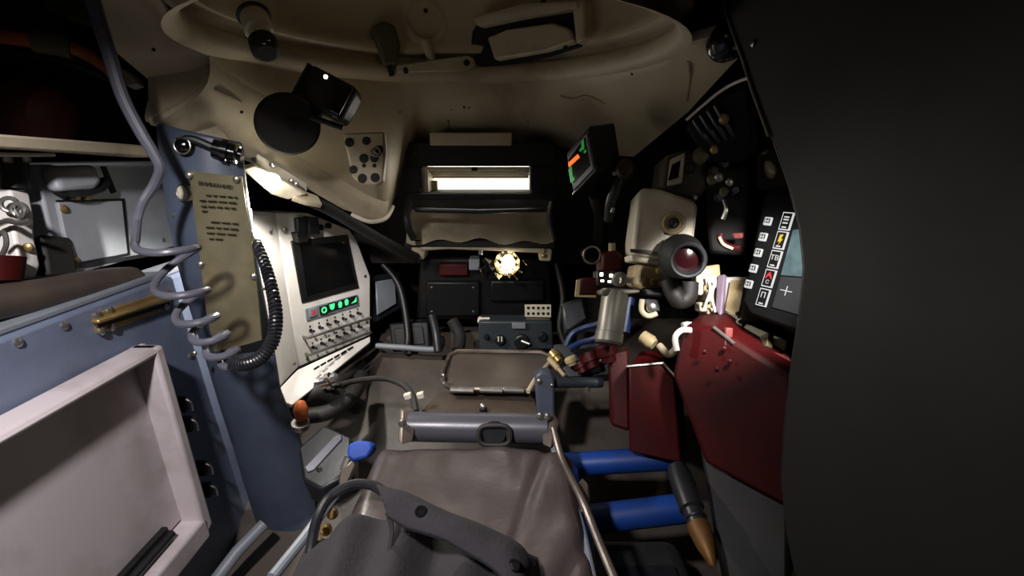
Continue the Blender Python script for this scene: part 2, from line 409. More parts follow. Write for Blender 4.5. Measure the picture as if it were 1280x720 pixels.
# ================================================================== VISION BLOCK (window)
wy = 1.235
wf = thing('window_1', 'bright daylight vision block in a black housing', None, kind='structure')
def WP(px, py, dy=0): return PY(px, py, wy) + Y*dy
def rect_px(mb, x0, y0, x1, y1, dy, depth):
    a = WP(x0, y1, dy); b = WP(x1, y0, dy); mb.aabb(a, b+Y*depth); return mb
hs = MB()
rect_px(hs, 507, 178, 695, 208, 0, .13); rect_px(hs, 507, 241, 695, 250, 0, .13)
rect_px(hs, 507, 208, 525, 241, 0, .13); rect_px(hs, 663, 208, 695, 241, 0, .13)
hs.build('window_frame', 'black_rough', wf, bevel=.003)
# sloped ledge below
lg = MB()
a = [WP(507, 246, -.002), WP(692, 246, -.002), WP(690, 266, .06), WP(509, 266, .06)]
lg.slab(a, off=V((0, .05, -.01))); lg.build('window_sill', 'dark_metal', wf, bevel=.004)
MB().tube([WP(520, 262, -.004), WP(600, 264, -.006), WP(684, 262, -.004)], .006, 10).build('ledge_bead', 'dark_metal', wf)
for i, (y0, y1, dy) in enumerate(((209, 213, .02), (213.5, 217.5, .045), (218, 221.5, .07), (222, 225.5, .09))):
    b = MB(); rect_px(b, 526, y0, 662.5, y1, dy, .02); b.build('rib', 'cream_light', wf, bevel=.0015)
b = MB(); rect_px(b, 525.5, 210, 533, 241, .015, .1); b.build('side_cheek', 'cream_light', wf, bevel=.001)
b = MB(); rect_px(b, 535, 228, 541, 241, .07, .03); b.build('side_block', 'cream_light', wf, bevel=.001)
b = MB(); rect_px(b, 589, 209, 596, 214, .012, .01); b.build('stop', 'black', wf, bevel=.001)
b = MB(); rect_px(b, 520, 204, 668, 246, .115, .004); b.build('daylight_pane', 'day_pane', wf)
b = MB(); rect_px(b, 525, 208, 663, 241, .008, .003); b.build('pane', 'glass', wf)
b = MB(); rect_px(b, 539, 166, 640, 182, -.02, .03); b.build('cover_flap', 'cream', wf, bevel=.003)
for sx in (520, 682): screw(wf, WP(sx, 190, -.001), -Y, .004, 'dark_metal')
for x in (513, 690):
    MB().tube(cr([WP(x, 252, -.012), WP(x-3, 268, -.02), WP(x, 284, -.02), WP(x+4, 297, -.005)], 5), .009, 10).build('clamp', 'black', wf)
o = light('daylight_in_vision_block', 'AREA', WP(594, 226, -.004), .28, (1, .95, .86), .2, target=WP(594, 226, -1)+V((0, 0, -.25)))
o.data.shape = 'RECTANGLE'; o.data.size = .26; o.data.size_y = .05

# ================================================================== ROOF FITTINGS
def inner(px, py, off=0.0):
    r = ray(px, py); lo, hi = .5, 3
    ox, oy = CAM.x-CX, CAM.y-CY
    a = r.x**2+r.y**2; b2 = 2*(ox*r.x+oy*r.y); c = ox*ox+oy*oy-(CR-off)**2
    t = (-b2+math.sqrt(b2*b2-4*a*c))/(2*a); q = CAM+r*t
    n = V((CX-q.x, CY-q.y, 0)).normalized(); return q, n
bs = thing('hatch_boss', 'round cream boss with stem on the cupola wall', 'fitting')
q, n = inner(530, 26)
MB().lathe(q-n*.01, n, [(0, .052), (.012, .052), (.016, .049), (.017, .036), (.011, .034), (.011, .0005)], 28).build('boss', 'cream', bs, ang=30)
q2, n2 = inner(540, 76)
MB().tube([q+n*.006-Z*.04, q2+n2*.006], [.011, .009], 10).build('stem', 'cream', bs)
screw(bs, inner(532, 14)[0]+n*.002, n, .005, 'dark_metal')
br = thing('hatch_bracket', 'long cream hinge bracket with bolts below the round boss', 'bracket')
pts = [inner(x, y)[0]+inner(x, y)[1]*.012 for x, y in ((492, 92), (494, 82), (585, 70), (594, 74), (596, 84), (580, 90))]
MB().slab(pts, .02).build('plate', 'cream', br, bevel=.003)
for x, y in ((506, 89), (530, 87), (556, 82), (584, 80)): screw(br, inner(x, y)[0]+inner(x, y)[1]*.013, n, .007, 'dark_metal')
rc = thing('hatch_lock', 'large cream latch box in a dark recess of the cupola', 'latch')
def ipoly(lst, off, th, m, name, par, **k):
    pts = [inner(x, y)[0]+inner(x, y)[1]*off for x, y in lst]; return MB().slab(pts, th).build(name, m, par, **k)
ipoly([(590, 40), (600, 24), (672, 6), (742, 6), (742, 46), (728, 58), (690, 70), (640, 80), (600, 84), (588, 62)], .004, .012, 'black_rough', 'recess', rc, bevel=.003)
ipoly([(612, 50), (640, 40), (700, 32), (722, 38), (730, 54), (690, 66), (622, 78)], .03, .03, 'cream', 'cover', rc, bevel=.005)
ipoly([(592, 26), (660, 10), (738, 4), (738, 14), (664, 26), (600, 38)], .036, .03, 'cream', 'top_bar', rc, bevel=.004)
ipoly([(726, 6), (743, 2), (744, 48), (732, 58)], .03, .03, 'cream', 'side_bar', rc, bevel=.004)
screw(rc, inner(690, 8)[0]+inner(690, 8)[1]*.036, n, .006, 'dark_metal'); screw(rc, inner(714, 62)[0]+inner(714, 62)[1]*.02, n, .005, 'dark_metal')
lk = thing('stopper_lever', 'olive grey stopper lever left of the round boss', 'lever')
ipoly([(460, 36), (478, 28), (492, 34), (500, 60), (492, 82), (476, 84), (470, 62)], .02, .02, 'olive', 'body', lk, bevel=.006)
MB().tube([inner(486, 80)[0]+n*.01, inner(490, 96)[0]+n*.012], .006, 8).build('pin', 'dark_metal', lk)
sc = thing('roof_clip', 'small cream clip on the ring edge near the green display', 'clip')
MB().px([(690, 94, 1.2), (712, 84, 1.2), (744, 78, 1.18), (752, 92, 1.18), (726, 98, 1.19), (700, 106, 1.2)], .02).build('body', 'cream', sc, bevel=.004)
MB().px([(706, 98, 1.19), (712, 92, 1.19), (716, 110, 1.19), (710, 116, 1.19)], .02).build('tongue', 'cream', sc, bevel=.003)
screw(sc, P(720, 90, 1.18), -Y, .005, 'dark_metal')
# cylinder catch upper left
kc = thing('roof_catch', 'cream cylindrical catch with black rubber end on the cupola', 'catch')
a, b = P(318, 22, .74), P(331, 60, .72); ax = (b-a)
MB().lathe(a-ax*.3, ax, [(0, .0135), (ax.length*.3, .0195), (ax.length*.75, .0195), (ax.length*.8, .015), (ax.length*1.0, .015)], 20).build('sleeve', 'cream_light', kc)
MB().lathe(a+ax*.68, ax, [(0, .013), (ax.length*.1, .019), (ax.length*.42, .019), (ax.length*.5, .0135)], 20).build('rubber_end', 'rubber', kc)
MB().ring(a-ax*.05, ax, .0205, .003).build('collar', 'dark_metal', kc)
MB().px([(326, 46, .70), (336, 44, .70), (337, 50, .70), (332, 50, .70), (331, 54, .70), (327, 54, .70)], .003).build('cutout', 'black', kc)
# seams welded on the skirt
def seam(pts, r=.0025): return MB().tube(cr([P(*p) for p in pts], 5), r, 6)
# ================================================================== CAMERA + DISC
dc = thing('interior_camera', 'black rounded camera with lit white dot on a disc mount', 'camera')
fr = [P(378, 74, .86), P(440, 104, .86), P(436, 142, .86), P(428, 152, .86), P(371, 122, .86)]
c0 = sum(fr, V())/5
fu = (P(440, 110, .86)-P(376, 76, .86)); fv = P(376, 76, .86)-P(369, 124, .86)
F = Fr(P(405, 114, .86), fu, fv)
MB().fbox(F, -.046, .046, -.033, .033, -.05, 0).build('body', 'black', dc, bevel=.012, seg=4)
MB().fbox(F, -.036, .042, -.024, .026, 0, .003).build('face', 'black_gloss', dc, bevel=.001)
u0, v0 = F.uv(408, 97); MB().lathe(F.pt(u0, v0, .002), F.n, [(0, .0035), (.0025, .003), (.003, .0005)], 12).build('indicator_light', 'led_white', dc)
MB().fbox(F, -.047, -.04, -.03, .03, -.04, .002).build('side_grille', 'dark_metal', dc, bevel=.002)
dcx = P(360, 156, .86); dn = (P(392, 150, .82)-dcx).normalized()
dn = V((.35, -.8, -.25)).normalized()
MB().lathe(dcx-dn*.012, dn, [(0, .03), (.004, .05), (.010, .052), (.016, .047), (.017, .0005)], 40).build('disc', 'black_rough', dc)
MB().tube([dcx+dn*.0, P(398, 138, .88)], .012, 12).build('arm', 'black', dc)
MB().tube([P(388, 146, .86), P(428, 160, .88)], .005, 8).build('mount_rod', 'black', dc)

# perforated bracket
pb = thing('perforated_bracket', 'cream tapered bracket with round holes beside vision block', 'bracket')
bp = [(428, 166, 0.96), (480, 164, 0.96), (482, 190, 0.96), (478, 226, 0.96), (470, 231, 0.96), (450, 229, 0.96), (440, 222, 0.96)]
MB().px(bp, .02).build('plate', 'cream', pb, bevel=.004)
nb = newell([P(*p) for p in bp]); nb = nb if nb.dot(CAM-P(450, 200, 0.96)) > 0 else -nb
for x, y, r in ((437, 178, .009), (458, 176, .008), (474, 187, .008), (455, 198, .009), (468, 198, .008), (442, 212, .008), (453, 223, .009), (469, 222, .009), (455, 207, .004), (468, 207, .004)):
    MB().lathe(P(x, y, 0.96)-nb*.004, nb, [(0, r), (.0045, r), (.005, r*.4)], 14).build('hole', 'black_rough', pb)
MB().ring(P(470, 190, .955), nb, .008, .002, 16).build('grommet', 'steel', pb)

MB().tube(cr([P(376, 246, .99), P(412, 262, 1.04), P(452, 286, 1.12), P(488, 306, 1.2), P(520, 322, 1.3)], 6), .012, 12).build('black_conduit', 'black_rough', label='black conduit running from the lit lamp towards the sight', cat='conduit')
# ================================================================== LIT LAMP
lp = thing('service_lamp', 'cream bracket lamp with glowing white lens above the display', 'lamp')
lampq = [P(302, 212, .9), P(322, 205, .9), P(384, 240, .98), P(362, 246, .97)]
MB().px([(301, 211, .885), (318, 207, .885), (384, 243, .97), (360, 250, .96), (340, 244, .93)], .012).build('lamp_base', 'cream_light', lp, bevel=.003)
MB().px([(322, 192, .92), (384, 229, 1.0), (384, 240, 1.0), (318, 207, .92)], .006).build('back_plate', 'cream_light', lp, bevel=.002)
MB().px([(380, 238, .985), (398, 244, 1.0), (404, 256, 1.0), (384, 252, .97), (366, 246, .955)], .012).build('cable_gland', 'cream', lp, bevel=.003)
ln = V((.12, -.32, -1)).normalized(); lc = P(339, 227, .905)
le = V((.35, -.75, -.55)).normalized()
MB().lathe(lc-le*.004, le, [(0, .0155), (.008, .0155), (.014, .011), (.016, .0005)], 20).build('lens', 'led_white', lp)
for x, y, d in ((318, 200, .93), (340, 206, .945), (364, 226, .97), (370, 230, .975)): screw(lp, P(x, y, d-.015), -Y, .005, 'steel')
light('service_lamp_light', 'SPOT', lc+ln*.024, 8.0, (1, .95, .86), .012, lc+ln, 172, .3)

# ================================================================== LEFT SIDE
# crew dome lamps behind the camera (real fittings, out of frame)
def offscreen_dome_lamp(loc, label, power, col, r=.05, size=.07):
    t = thing('offscreen_dome_lamp', label, 'lamp'); l = V(loc)
    MB().lathe(l+Z*.035, -Z, [(0, r*1.25), (.012, r*1.25), (.016, r)], 28).build('lamp_base', 'cream', t)
    MB().lathe(l+Z*.02, -Z, [(0, r), (.012, r*.9), (.02, r*.6), (.022, .001)], 28).build('lamp_dome', 'led_soft', t)
    return light('dome_lamp_left_offscreen', 'SPOT', l-Z*.02, power, col, size, (-.47, .5, .6), 94, .5)
offscreen_dome_lamp((-.32, .04, 1.485), 'round offscreen dome lamp on the roof above the tray', 42, (1, .95, .96), size=.03)

# ---- folding tray
tx = -.60
tr_ = thing('folding_tray', 'stained white metal folding tray on the blue-grey panel', 'tray')
def TX(px, py, x=-.56): q = PX(px, py, x); return q.y, q.z
y1, z1 = TX(200, 430); zb = TX(262, 668)[1]
y0 = .12
MB().aabb((tx, y0, zb+.05), (tx+.008, y1+.012, z1-.004)).build('back_plate', 'tray_white', tr_)
MB().aabb((tx, y0, z1-.014), (tx+.046, y1, z1)).build('top_lip', 'tray_white', tr_, bevel=.007, seg=3)
MB().slab([V((tx+.046, y1, z1)), V((tx+.046, y1-.022, z1)), V((tx+.046, y1+.018, zb+.01)), V((tx+.046, y1+.042, zb+.02))], off=V((-.046, 0, 0))).build('side_lip', 'tray_white', tr_, bevel=.006, seg=3)
MB().aabb((tx, y0, zb), (tx+.046, y1+.03, zb+.045)).build('bottom_lip', 'tray_white', tr_, bevel=.006, seg=3)
MB().aabb((tx+.002, y0, zb+.048), (tx+.018, y1-.03, zb+.072)).build('slot', 'black', tr_, bevel=.003)
MB().tube([V((tx+.02, y0, zb+.056)), V((tx+.02, y1-.03, zb+.056))], .008, 10).build('hinge_rod', 'dark_metal', tr_)
for px, py, lb_ in ((226, 505, 'topmost black wire catch beside the white tray edge'), (233, 530, 'black wire catch just below the topmost one beside the white tray'), (252, 585, 'third black wire catch down beside the white tray edge'), (258, 612, 'lowest black wire catch beside the white tray bottom corner')):
    t = thing('tray_catch', lb_, 'catch', 'tray edge catches')
    c = PX(px, py, -.585)
    MB().box(c, (.02, .012, .03)).build('body', 'black', t, bevel=.003)
    MB().tube(cr([c+V((.012, -.004, .012)), c+V((.02, -.002, .004)), c+V((.018, .002, -.014))], 4), .002, 6).build('wire', 'steel', t)
# brass bracket
bb = thing('brass_bracket', 'brass bolted bracket on top of the blue-grey panel', 'bracket')
bx_ = -.60
q = [PX(119, 392, bx_), PX(214, 362, bx_), PX(214, 386, bx_), PX(124, 418, bx_)]
MB().slab(q, off=V((-.008, 0, 0))).build('plate', 'brass', bb, bevel=.002)
q = [PX(124, 399, bx_+.012), PX(212, 371, bx_+.012), PX(212, 377, bx_+.012), PX(124, 405, bx_+.012)]
MB().slab(q, off=V((-.014, 0, 0))).build('ridge', 'brass', bb, bevel=.003)
MB().slab([PX(124, 406, bx_+.002), PX(212, 378, bx_+.002), PX(212, 382, bx_+.002), PX(124, 410, bx_+.002)], off=V((-.004, 0, 0))).build('groove', 'black', bb)
for x, y in ((122, 394), (137, 388), (204, 368), (127, 414), (140, 409), (207, 384)): screw(bb, PX(x, y, bx_), X, .006, 'steel')

# padded roll
rl = MB(); pth = cr([PX(-40, 384, -.645), PX(40, 372, -.645), PX(110, 358, -.645), PX(150, 352, -.645), PX(170, 352, -.645)], 5)
rl.tube(pth, [.024+.002*noise.noise(p*20) for p in pth[:-2]]+[.022, .014], 16)
rl.build('padded_roll', 'roll', label='dark worn padded roll lying behind the blue-grey panel edge', cat='roll')

# grey cabinet with small door
cb = thing('grey_cabinet', 'grey steel cabinet with square cover and clasp', 'cabinet')
cx_ = -.70
a = PX(45, 210, cx_); yA, yB, zT, zB = a.y, 1.10, 1.13, .957
MB().aabb((cx_-.16, yA, zB), (cx_, yB, zT)).build('body', 'cabinet_grey', cb, bevel=.004)
def CXp(px, py, off=0): return PX(px, py, cx_+off)
MB().slab([CXp(71, 250, .002), CXp(156, 248, .002), CXp(163, 319, .002), CXp(88, 333, .002)], off=V((-.004, 0, 0))).build('door_gap', 'black', cb)
dr = MB().slab([CXp(73, 253, .006), CXp(153, 251, .006), CXp(160, 317, .006), CXp(90, 330, .006)], off=V((-.008, 0, 0))).build('door', 'cabinet_grey', cb, bevel=.0015)
for x, y in ((80, 261), (94, 325)): screw(dr, CXp(x, y, .007), X, .006, 'brass', 'screw')
for x, y in ((166, 307), (60, 216), (204, 300)): screw(cb, CXp(x, y, 0), X, .004, 'steel', 'screw')
MB().slab([CXp(72, 334, .002), CXp(215, 312, .002), CXp(215, 316, .002), CXp(73, 340, .002)], off=V((-.004, 0, 0))).build('bottom_seam', 'dark_metal', cb)
cl = MB().tube(cr([CXp(66, 222, .012), CXp(74, 236, .016), CXp(100, 240, .018), CXp(126, 234, .016), CXp(131, 226, .012)], 4), .008, 12).build('clasp', 'dark_metal', cb)
MB().slab([CXp(66, 208, .02), CXp(122, 206, .02), CXp(131, 228, .03), CXp(120, 238, .03), CXp(76, 240, .03)], off=V((-.024, 0, 0))).build('clasp_cover', 'cabinet_grey', cb, bevel=.009, seg=3)
for x in (98, 112): MB().slab([CXp(x-5, 238, .012), CXp(x+5, 238, .012), CXp(x+5, 250, .012), CXp(x-5, 250, .012)], off=V((-.012, 0, 0))).build('clasp_hook', 'brass', cb, bevel=.003)
MB().slab([CXp(128, 208, .004), CXp(133, 208, .004), CXp(146, 240, .004), CXp(141, 242, .004)], off=V((-.004, 0, 0))).build('strap', 'dark_metal', cb)

# cream rail, white rod, fittings at the far left
rx = -.63
bm_ = thing('cream_rail', 'cream horizontal rail above the grey cabinet', 'rail')
MB().slab([PX(-60, 163, rx), PX(186, 182, rx), PX(190, 197, rx), PX(-60, 180, rx)], off=V((-.03, 0, .0))).build('rail', 'cream', bm_, bevel=.003)
wr = thing('white_rack', 'short white rack bar with bolts under the cream rail', 'rack')
MB().slab([PX(-30, 190, -.66), PX(70, 191, -.66), PX(71, 196, -.66), PX(-30, 196, -.66)], off=V((-.05, 0, 0))).build('bar', 'cream_light', wr, bevel=.002)
MB().slab([PX(-30, 238, -.70), PX(32, 236, -.70), PX(33, 239, -.70), PX(-30, 242, -.70)], off=V((-.05, 0, 0))).build('shelf', 'cream_light', wr, bevel=.002)
for x in (10, 34):
    MB().tube([PX(x, 197, -.68), PX(x, 203, -.68)], .005, 10).build('bolt', 'steel', wr)
MB().tube([PX(18, 203, -.70), PX(20, 236, -.70)], .016, 12).build('damper', 'black', wr)
lb = thing('extinguisher_valve', 'white valve block with metal loops over a red bottle', 'valve')
MB().px([(-30, 240, .70), (12, 236, .70), (17, 262, .70), (18, 292, .70), (26, 330, .70), (20, 348, .70), (-30, 352, .70)], .03).build('block', 'white_paint', lb, bevel=.004)
MB().tube([P(-12, 322, .66), P(-10, 352, .66)], [.035, .03], 20).build('bottle', 'red', lb)
for c, r in (((12, 256), .009), ((24, 262), .008)):
    MB().ring(P(c[0], c[1], .685), V((.4, -1, 0)), r, .003, 20).build('loop', 'steel', lb)
MB().tube(cr([P(-6, 282, .68), P(10, 276, .68), P(24, 279, .68), P(38, 277, .68)], 5), .004, 8).build('lever', 'steel', lb)
MB().tube(cr([P(20, 252, .685), P(30, 262, .685), P(26, 272, .685), P(18, 262, .685)], 5), .003, 8).build('pull_link', 'steel', lb)
MB().tube(cr([P(-8, 300, .66), P(4, 290, .66), P(8, 305, .66), P(2, 320, .66)], 5), .003, 8).build('clip_wire', 'steel', lb)
screw(lb, P(35, 309, .71), V((.4, -1, 0)), .006, 'brass')
MB().px([(30, 300, .75), (52, 292, .75), (60, 330, .75), (62, 345, .75), (34, 345, .75)], .05).build('back_bracket', 'dark_hull', lb, bevel=.004)

# upper left cavity: orange pipe with clamp, dark red canister, struts
op = thing('orange_pipe', 'orange pipe held by an olive clamp in the dark upper cavity', 'pipe')
MB().tube(cr([P(-60, 38, .8), P(0, 46, .8), P(40, 51, .8), P(90, 60, .82), P(125, 78, .84), P(150, 100, .86)], 5), .010, 12).build('pipe', 'orange', op)
MB().tube([P(44, 52, .805), P(66, 55, .81), P(90, 60, .82)], .017, 14).build('clamp', 'olive', op)
MB().tube(cr([P(-60, 60, .83), P(30, 66, .83), P(90, 80, .84), P(140, 100, .86)], 5), .006, 10).build('hose', 'dark_metal', op)
MB().tube([P(58, 10, .84), P(88, 22, .84)], .004, 8).build('clip', 'steel', op)
rcn = thing('red_canister', 'dark red canister lying in the dark upper cavity', 'canister')
MB().lathe(P(-90, 118, .88), P(92, 152, .88)-P(-90, 118, .88), [(0, .05), (.01, .058), (.2, .058), (.22, .05), (.23, .03)], 24).build('body', 'maroon', rcn)
MB().ring(P(30, 141, .88), P(92, 152, .88)-P(-90, 118, .88), .059, .003).build('band', 'black', rcn)
st = thing('roof_strut', 'dim olive strut under the roof left of the grey cord', 'strut')
MB().px([(60, -20, .88), (110, -20, .88), (128, 20, .88), (112, 30, .88), (80, 20, .88), (54, 4, .88)], .02).build('plate', 'olive', st, bevel=.004)
MB().px([(150, 84, .9), (165, 92, .9), (172, 104, .9), (160, 108, .9), (146, 100, .9)], .02).build('foot', 'cream', st, bevel=.003)

# ---- column post with plaque
lx = [(195, 153), (199, 200), (207, 262), (220, 325), (235, 380), (254, 440), (272, 500), (290, 556), (306, 610), (322, 660), (338, 697)]
rx_ = [(303, 178), (308, 225), (317, 290), (326, 345), (336, 400), (345, 446), (352, 490), (372, 540), (390, 590), (396, 640), (388, 690)]
rows = []
for (ax_, ay), (bx2, by) in zip(lx, rx_):
    p = PX(ax_, ay, -.57); q = PX(bx2, by, -.44); row = []
    for j in range(9):
        t = j/8; c = p.lerp(q, t); row.append(c+V((.25, -.9, 0)).normalized()*.028*math.sin(math.pi*t)**.7)
    rows.append(row)
# rounded upper end
top = [c.lerp(rows[0][4], .35)+V((0, 0, .012)) for c in rows[0]]
pc = thing('blue_grey_post', 'tall blue-grey curved steel post bearing the brass plaque', 'post')
MB().grid(rows, V((-.02, .035, 0))).build('shell', 'column_blue', pc, ang=50, bevel=.004)
def colpt(px, py, off=0):
    # nearest surface via row interpolation
    best = None
    r = ray(px, py)
    for i in range(len(rows)-1):
        for j in range(8):
            a, b, c = rows[i][j], rows[i][j+1], rows[i+1][j]
            n = (b-a).cross(c-a).normalized()
            if n.dot(CAM-a) < 0: n = -n
            t = (a-CAM).dot(n)/r.dot(n); h = CAM+r*t; e = (h-a)
            u = e.dot(b-a)/(b-a).length_squared; v = e.dot(c-a)/(c-a).length_squared
            if -.25 <= u <= 1.25 and -.25 <= v <= 1.25:
                s = abs(u-.5)+abs(v-.5)
                if best is None or s < best[0]: best = (s, h+n*off, n)
    if best is None: h = P(px, py, .86); return h, V((.2, -1, 0)).normalized()
    return best[1], best[2]
for x, y in ((216, 269), (257, 328), (243, 442), (330, 360)):
    q, n = colpt(x, y); screw(pc, q, n, .004)
q, n = colpt(233, 183, .004)
MB().lathe(q-n*.01, n, [(0, .014), (.012, .015), (.018, .011), (.022, .009), (.024, .005), (.025, .0005)], 20).build('knob', 'black_gloss', pc)
MB().ring(q+n*.006, n, .0125, .0015, 20).build('knob_rim', 'steel', pc)
q, n = colpt(284, 190, .008)
cn = thing('cable_connector', 'black ribbed cable connector beside the lit lamp', 'connector')
ax = V((.9, .2, -.25)).normalized()
MB().lathe(q-ax*.02, ax, [(0, .015), (.012, .015), (.013, .019), (.022, .019), (.023, .015), (.034, .014), (.036, .011), (.042, .0105)], 18).build('body', 'black_gloss', cn, ang=25)
MB().ring(q+ax*.014, ax, .014, .0025, 18).build('metal_ring', 'chrome', cn)
MB().tube(cr([q-ax*.02, q-ax*.05+Z*.005, q-ax*.07-Z*.004], 4), .007, 10).build('plug', 'black', cn)
# plaque
pl = thing('warning_plaque', 'brass-coloured printed warning plaque riveted to the blue-grey post', 'plaque')
def cp(px, py, off=.012): return P(px, py, .795+.00042*(py-213)+off*0)
pr = []
L_ = [(236, 213), (240, 245), (246, 290), (252, 340), (258, 390), (268, 440)]; R_ = [(302, 221), (306, 250), (313, 290), (319, 340), (324, 385), (327, 425)]
for a, b in zip(L_, R_): pr.append([cp(a[0]+(b[0]-a[0])*j/4, a[1]+(b[1]-a[1])*j/4)+V((.1, -.8, 0))*.004*math.sin(math.pi*j/4) for j in range(5)])
MB().grid(pr, V((0, .003, 0))).build('plate', 'plaque', pl, ang=60)
PF = Fr(cp(270, 260)+V((0, -.0045, 0)), cp(302, 264)-cp(240, 256), cp(267, 220)-cp(277, 330))
u, v = PF.uv(270, 232); text_mesh('heading', 'ВНИМАНИЕ!', PF, u, v, .0088, 'print_dark', pl, c=.001)
def line(x0, x1, y, words, h=.0026):
    m = MB(); x = x0
    while x < x1-3:
        w_ = random.uniform(5, 12); e = min(x1, x+w_)
        sk_ = (y-213)*.0
        ua, va = PF.uv(x, y+(x-270)*.07); ub, vb = PF.uv(e, y+(e-270)*.07)
        m.box(PF.pt((ua+ub)/2, (va+vb)/2, .0012), ((V((ub-ua, vb-va))).length, h, .0005), PF.u*(ub-ua)+PF.v*(vb-va), PF.v)
        x = e+2.2
    return m.build('print_line', 'print_dark', pl)
for x0, x1, y in ((258, 297, 245), (250, 296, 252), (252, 295, 259), (253, 264, 265), (264, 298, 278), (258, 299, 285), (259, 300, 292), (262, 284, 299)): line(x0, x1, y, 3)
for x, y in ((238, 219), (297, 224), (252, 330), (318, 345)): screw(pl, cp(x, y)+V((0, -.004, 0)), V((.1, -1, 0)), .005, 'steel', 'rivet')
q = P(231, 241, .815); n = V((-.35, -1, .1)).normalized()
MB().lathe(q-n*.006, n, [(0, .013), (.010, .013), (.012, .009), (.013, .0005)], 18).build('thumbscrew', 'cream_light', pc); MB().ring(q+n*.004, n, .012, .002, 18).build('thumbscrew_rim', 'steel', pc)
# lower pipe by the post
MB().tube([P(262, 735, .95), P(296, 690, .99), P(330, 655, 1.03)], .012, 12).build('floor_pipe', 'mid_grey', label='grey pipe on the floor behind the foot of the post', cat='pipe')

# ---- coiled cords
gc = thing('spiral_cable', 'grey stretched spiral cord hanging from the roof', 'cord')
lead = [(108, -30, .66), (122, 20, .67), (138, 72, .68), (154, 122, .69), (176, 165, .70), (194, 195, .71), (200, 212, .715), (192, 232, .72), (178, 254, .715), (171, 276, .70)]
pts = [P(*p) for p in lead]
cen = [(204, 288, 33), (214, 318, 30), (222, 348, 27), (234, 372, 23), (243, 390, 21), (252, 404, 18), (260, 416, 17), (268, 427, 16), (276, 437, 15), (284, 446, 13), (292, 452, 11)]
for i in range(1, 10*14+1):
    t = i/14
    # one turn for every two centre stations
    f = min(t, 9.999); k = int(f); fr_ = f-k
    c = [cen[k][m]+(cen[k+1][m]-cen[k][m])*fr_ for m in range(3)]
    a = math.pi + t*math.pi*1.05
    rr_ = c[2]*.71/640
    pts.append(P(c[0], c[1], .715)+V((math.cos(a), 0, .22*math.cos(a)))*rr_+V((0, 1, 0))*(math.sin(a)*rr_)+V((0, 0, .25*math.sin(a)*rr_)))
pp = cr(pts[:len(lead)], 6)[:-1]+pts[len(lead):]
MB().tube(pp, [.0095]*45+[.0058]*(len(pp)-45) if False else [.0095-.0042*min(1, i/60) for i in range(len(pp))], 10).build('cord', 'cable_grey', gc)
bc = thing('telephone_cable', 'black tightly coiled cord looping up along the white display panel', 'cord')
ctr = cr([P(290, 450, .715), P(305, 455, .70), P(326, 447, .70), P(341, 425, .71), P(345, 395, .73), P(340, 362, .76), (P(331, 330, .80)), P(320, 303, .85)], 40)
L = 0; hp = []; pr_ = None
u = None
for i, c in enumerate(ctr):
    t_ = (ctr[min(i+1, len(ctr)-1)]-ctr[max(i-1, 0)]).normalized()
    if u is None: u = basis(t_)[0]
    u = (u-t_*u.dot(t_)).normalized(); w_ = t_.cross(u)
    hp.append((c, u.copy(), w_, t_))
    # dense helix
hx = []; turns = 46; n_ = turns*12
for i in range(n_+1):
    f = i/n_*(len(hp)-1); k = min(int(f), len(hp)-2); e = f-k
    c = hp[k][0].lerp(hp[k+1][0], e); uu = hp[k][1].lerp(hp[k+1][1], e); ww = hp[k][2].lerp(hp[k+1][2], e)
    a = 2*math.pi*turns*i/n_; r_ = .0085-.002*i/n_
    hx.append(c+(uu*math.cos(a)+ww*math.sin(a))*r_)
MB().tube(hx, .0024, 6).build('coil', 'cable_black', bc)
MB().tube([h[0] for h in hp[::6]], .0055, 8).build('core', 'cable_black', bc)
MB().tube(cr([P(320, 303, .85), P(314, 285, .88), P(312, 262, .9)], 5), .004, 8).build('tail', 'cable_black', bc)

# ---- white display cabinet
dp = thing('display_cabinet', 'white control cabinet with dark screen and green keys', 'cabinet')
A = V((-.498, 1.09, 0)); B = V((-.382, 1.293, 0))
D = Fr(A+Z*.70, B-A, Z)
W_ = (B-A).length+.03
u0, v0 = D.uv(345, 267); u1, v1 = D.uv(374, 458)
def dq(*pp): return [D.uv(x, y) for x, y in pp]
outline = dq((345, 266), (384, 266), (437, 287), (446, 300), (463, 345), (463, 419), (374, 459))
MB().fpoly(D, outline, -.12, 0).build('front_panel', 'white_paint', dp, bevel=.003)
# side strip (towards the post)
s0 = D.hit(345, 266); s1 = D.hit(374, 460)
side = [s0+V((-.002, 0, 0)), s1+V((-.002, 0, 0)), PX(352, 500, -.515)+V((0, 0, .02)), PX(306, 268, -.52)]
MB().slab([D.hit(344, 267), D.hit(373, 459), P(347, 487, 1.06), P(308, 269, .99)], .02).build('side_panel', 'white_paint', dp, bevel=.002)
for x, y, d in ((339, 287, 1.06), (368, 455, 1.12)): screw(dp, P(x, y, d-.005), V((.9, -.4, 0)), .004, 'steel', 'screw')
scr = MB().fpoly(D, dq((363, 301), (434, 293), (448, 360), (377, 379)), -.01, .003).build('screen', 'black', dp, bevel=.002)
MB().fpoly(D, dq((374, 308), (431, 301), (443, 354), (383, 370)), -.006, .0035).build('screen_glass', 'black_gloss', scr)
MB().fpoly(D, dq((363, 290), (376, 288), (379, 301), (366, 303)), .0, .02).build('hood', 'black', dp, bevel=.002)
MB().fpoly(D, dq((378, 270), (391, 271), (393, 292), (380, 292)), .0, .02).build('switch_block', 'dark_metal', dp, bevel=.002)
MB().fpoly(D, dq((366, 272), (377, 271), (379, 292), (368, 293)), .0, .014).build('switch_block', 'dark_metal', dp, bevel=.002)
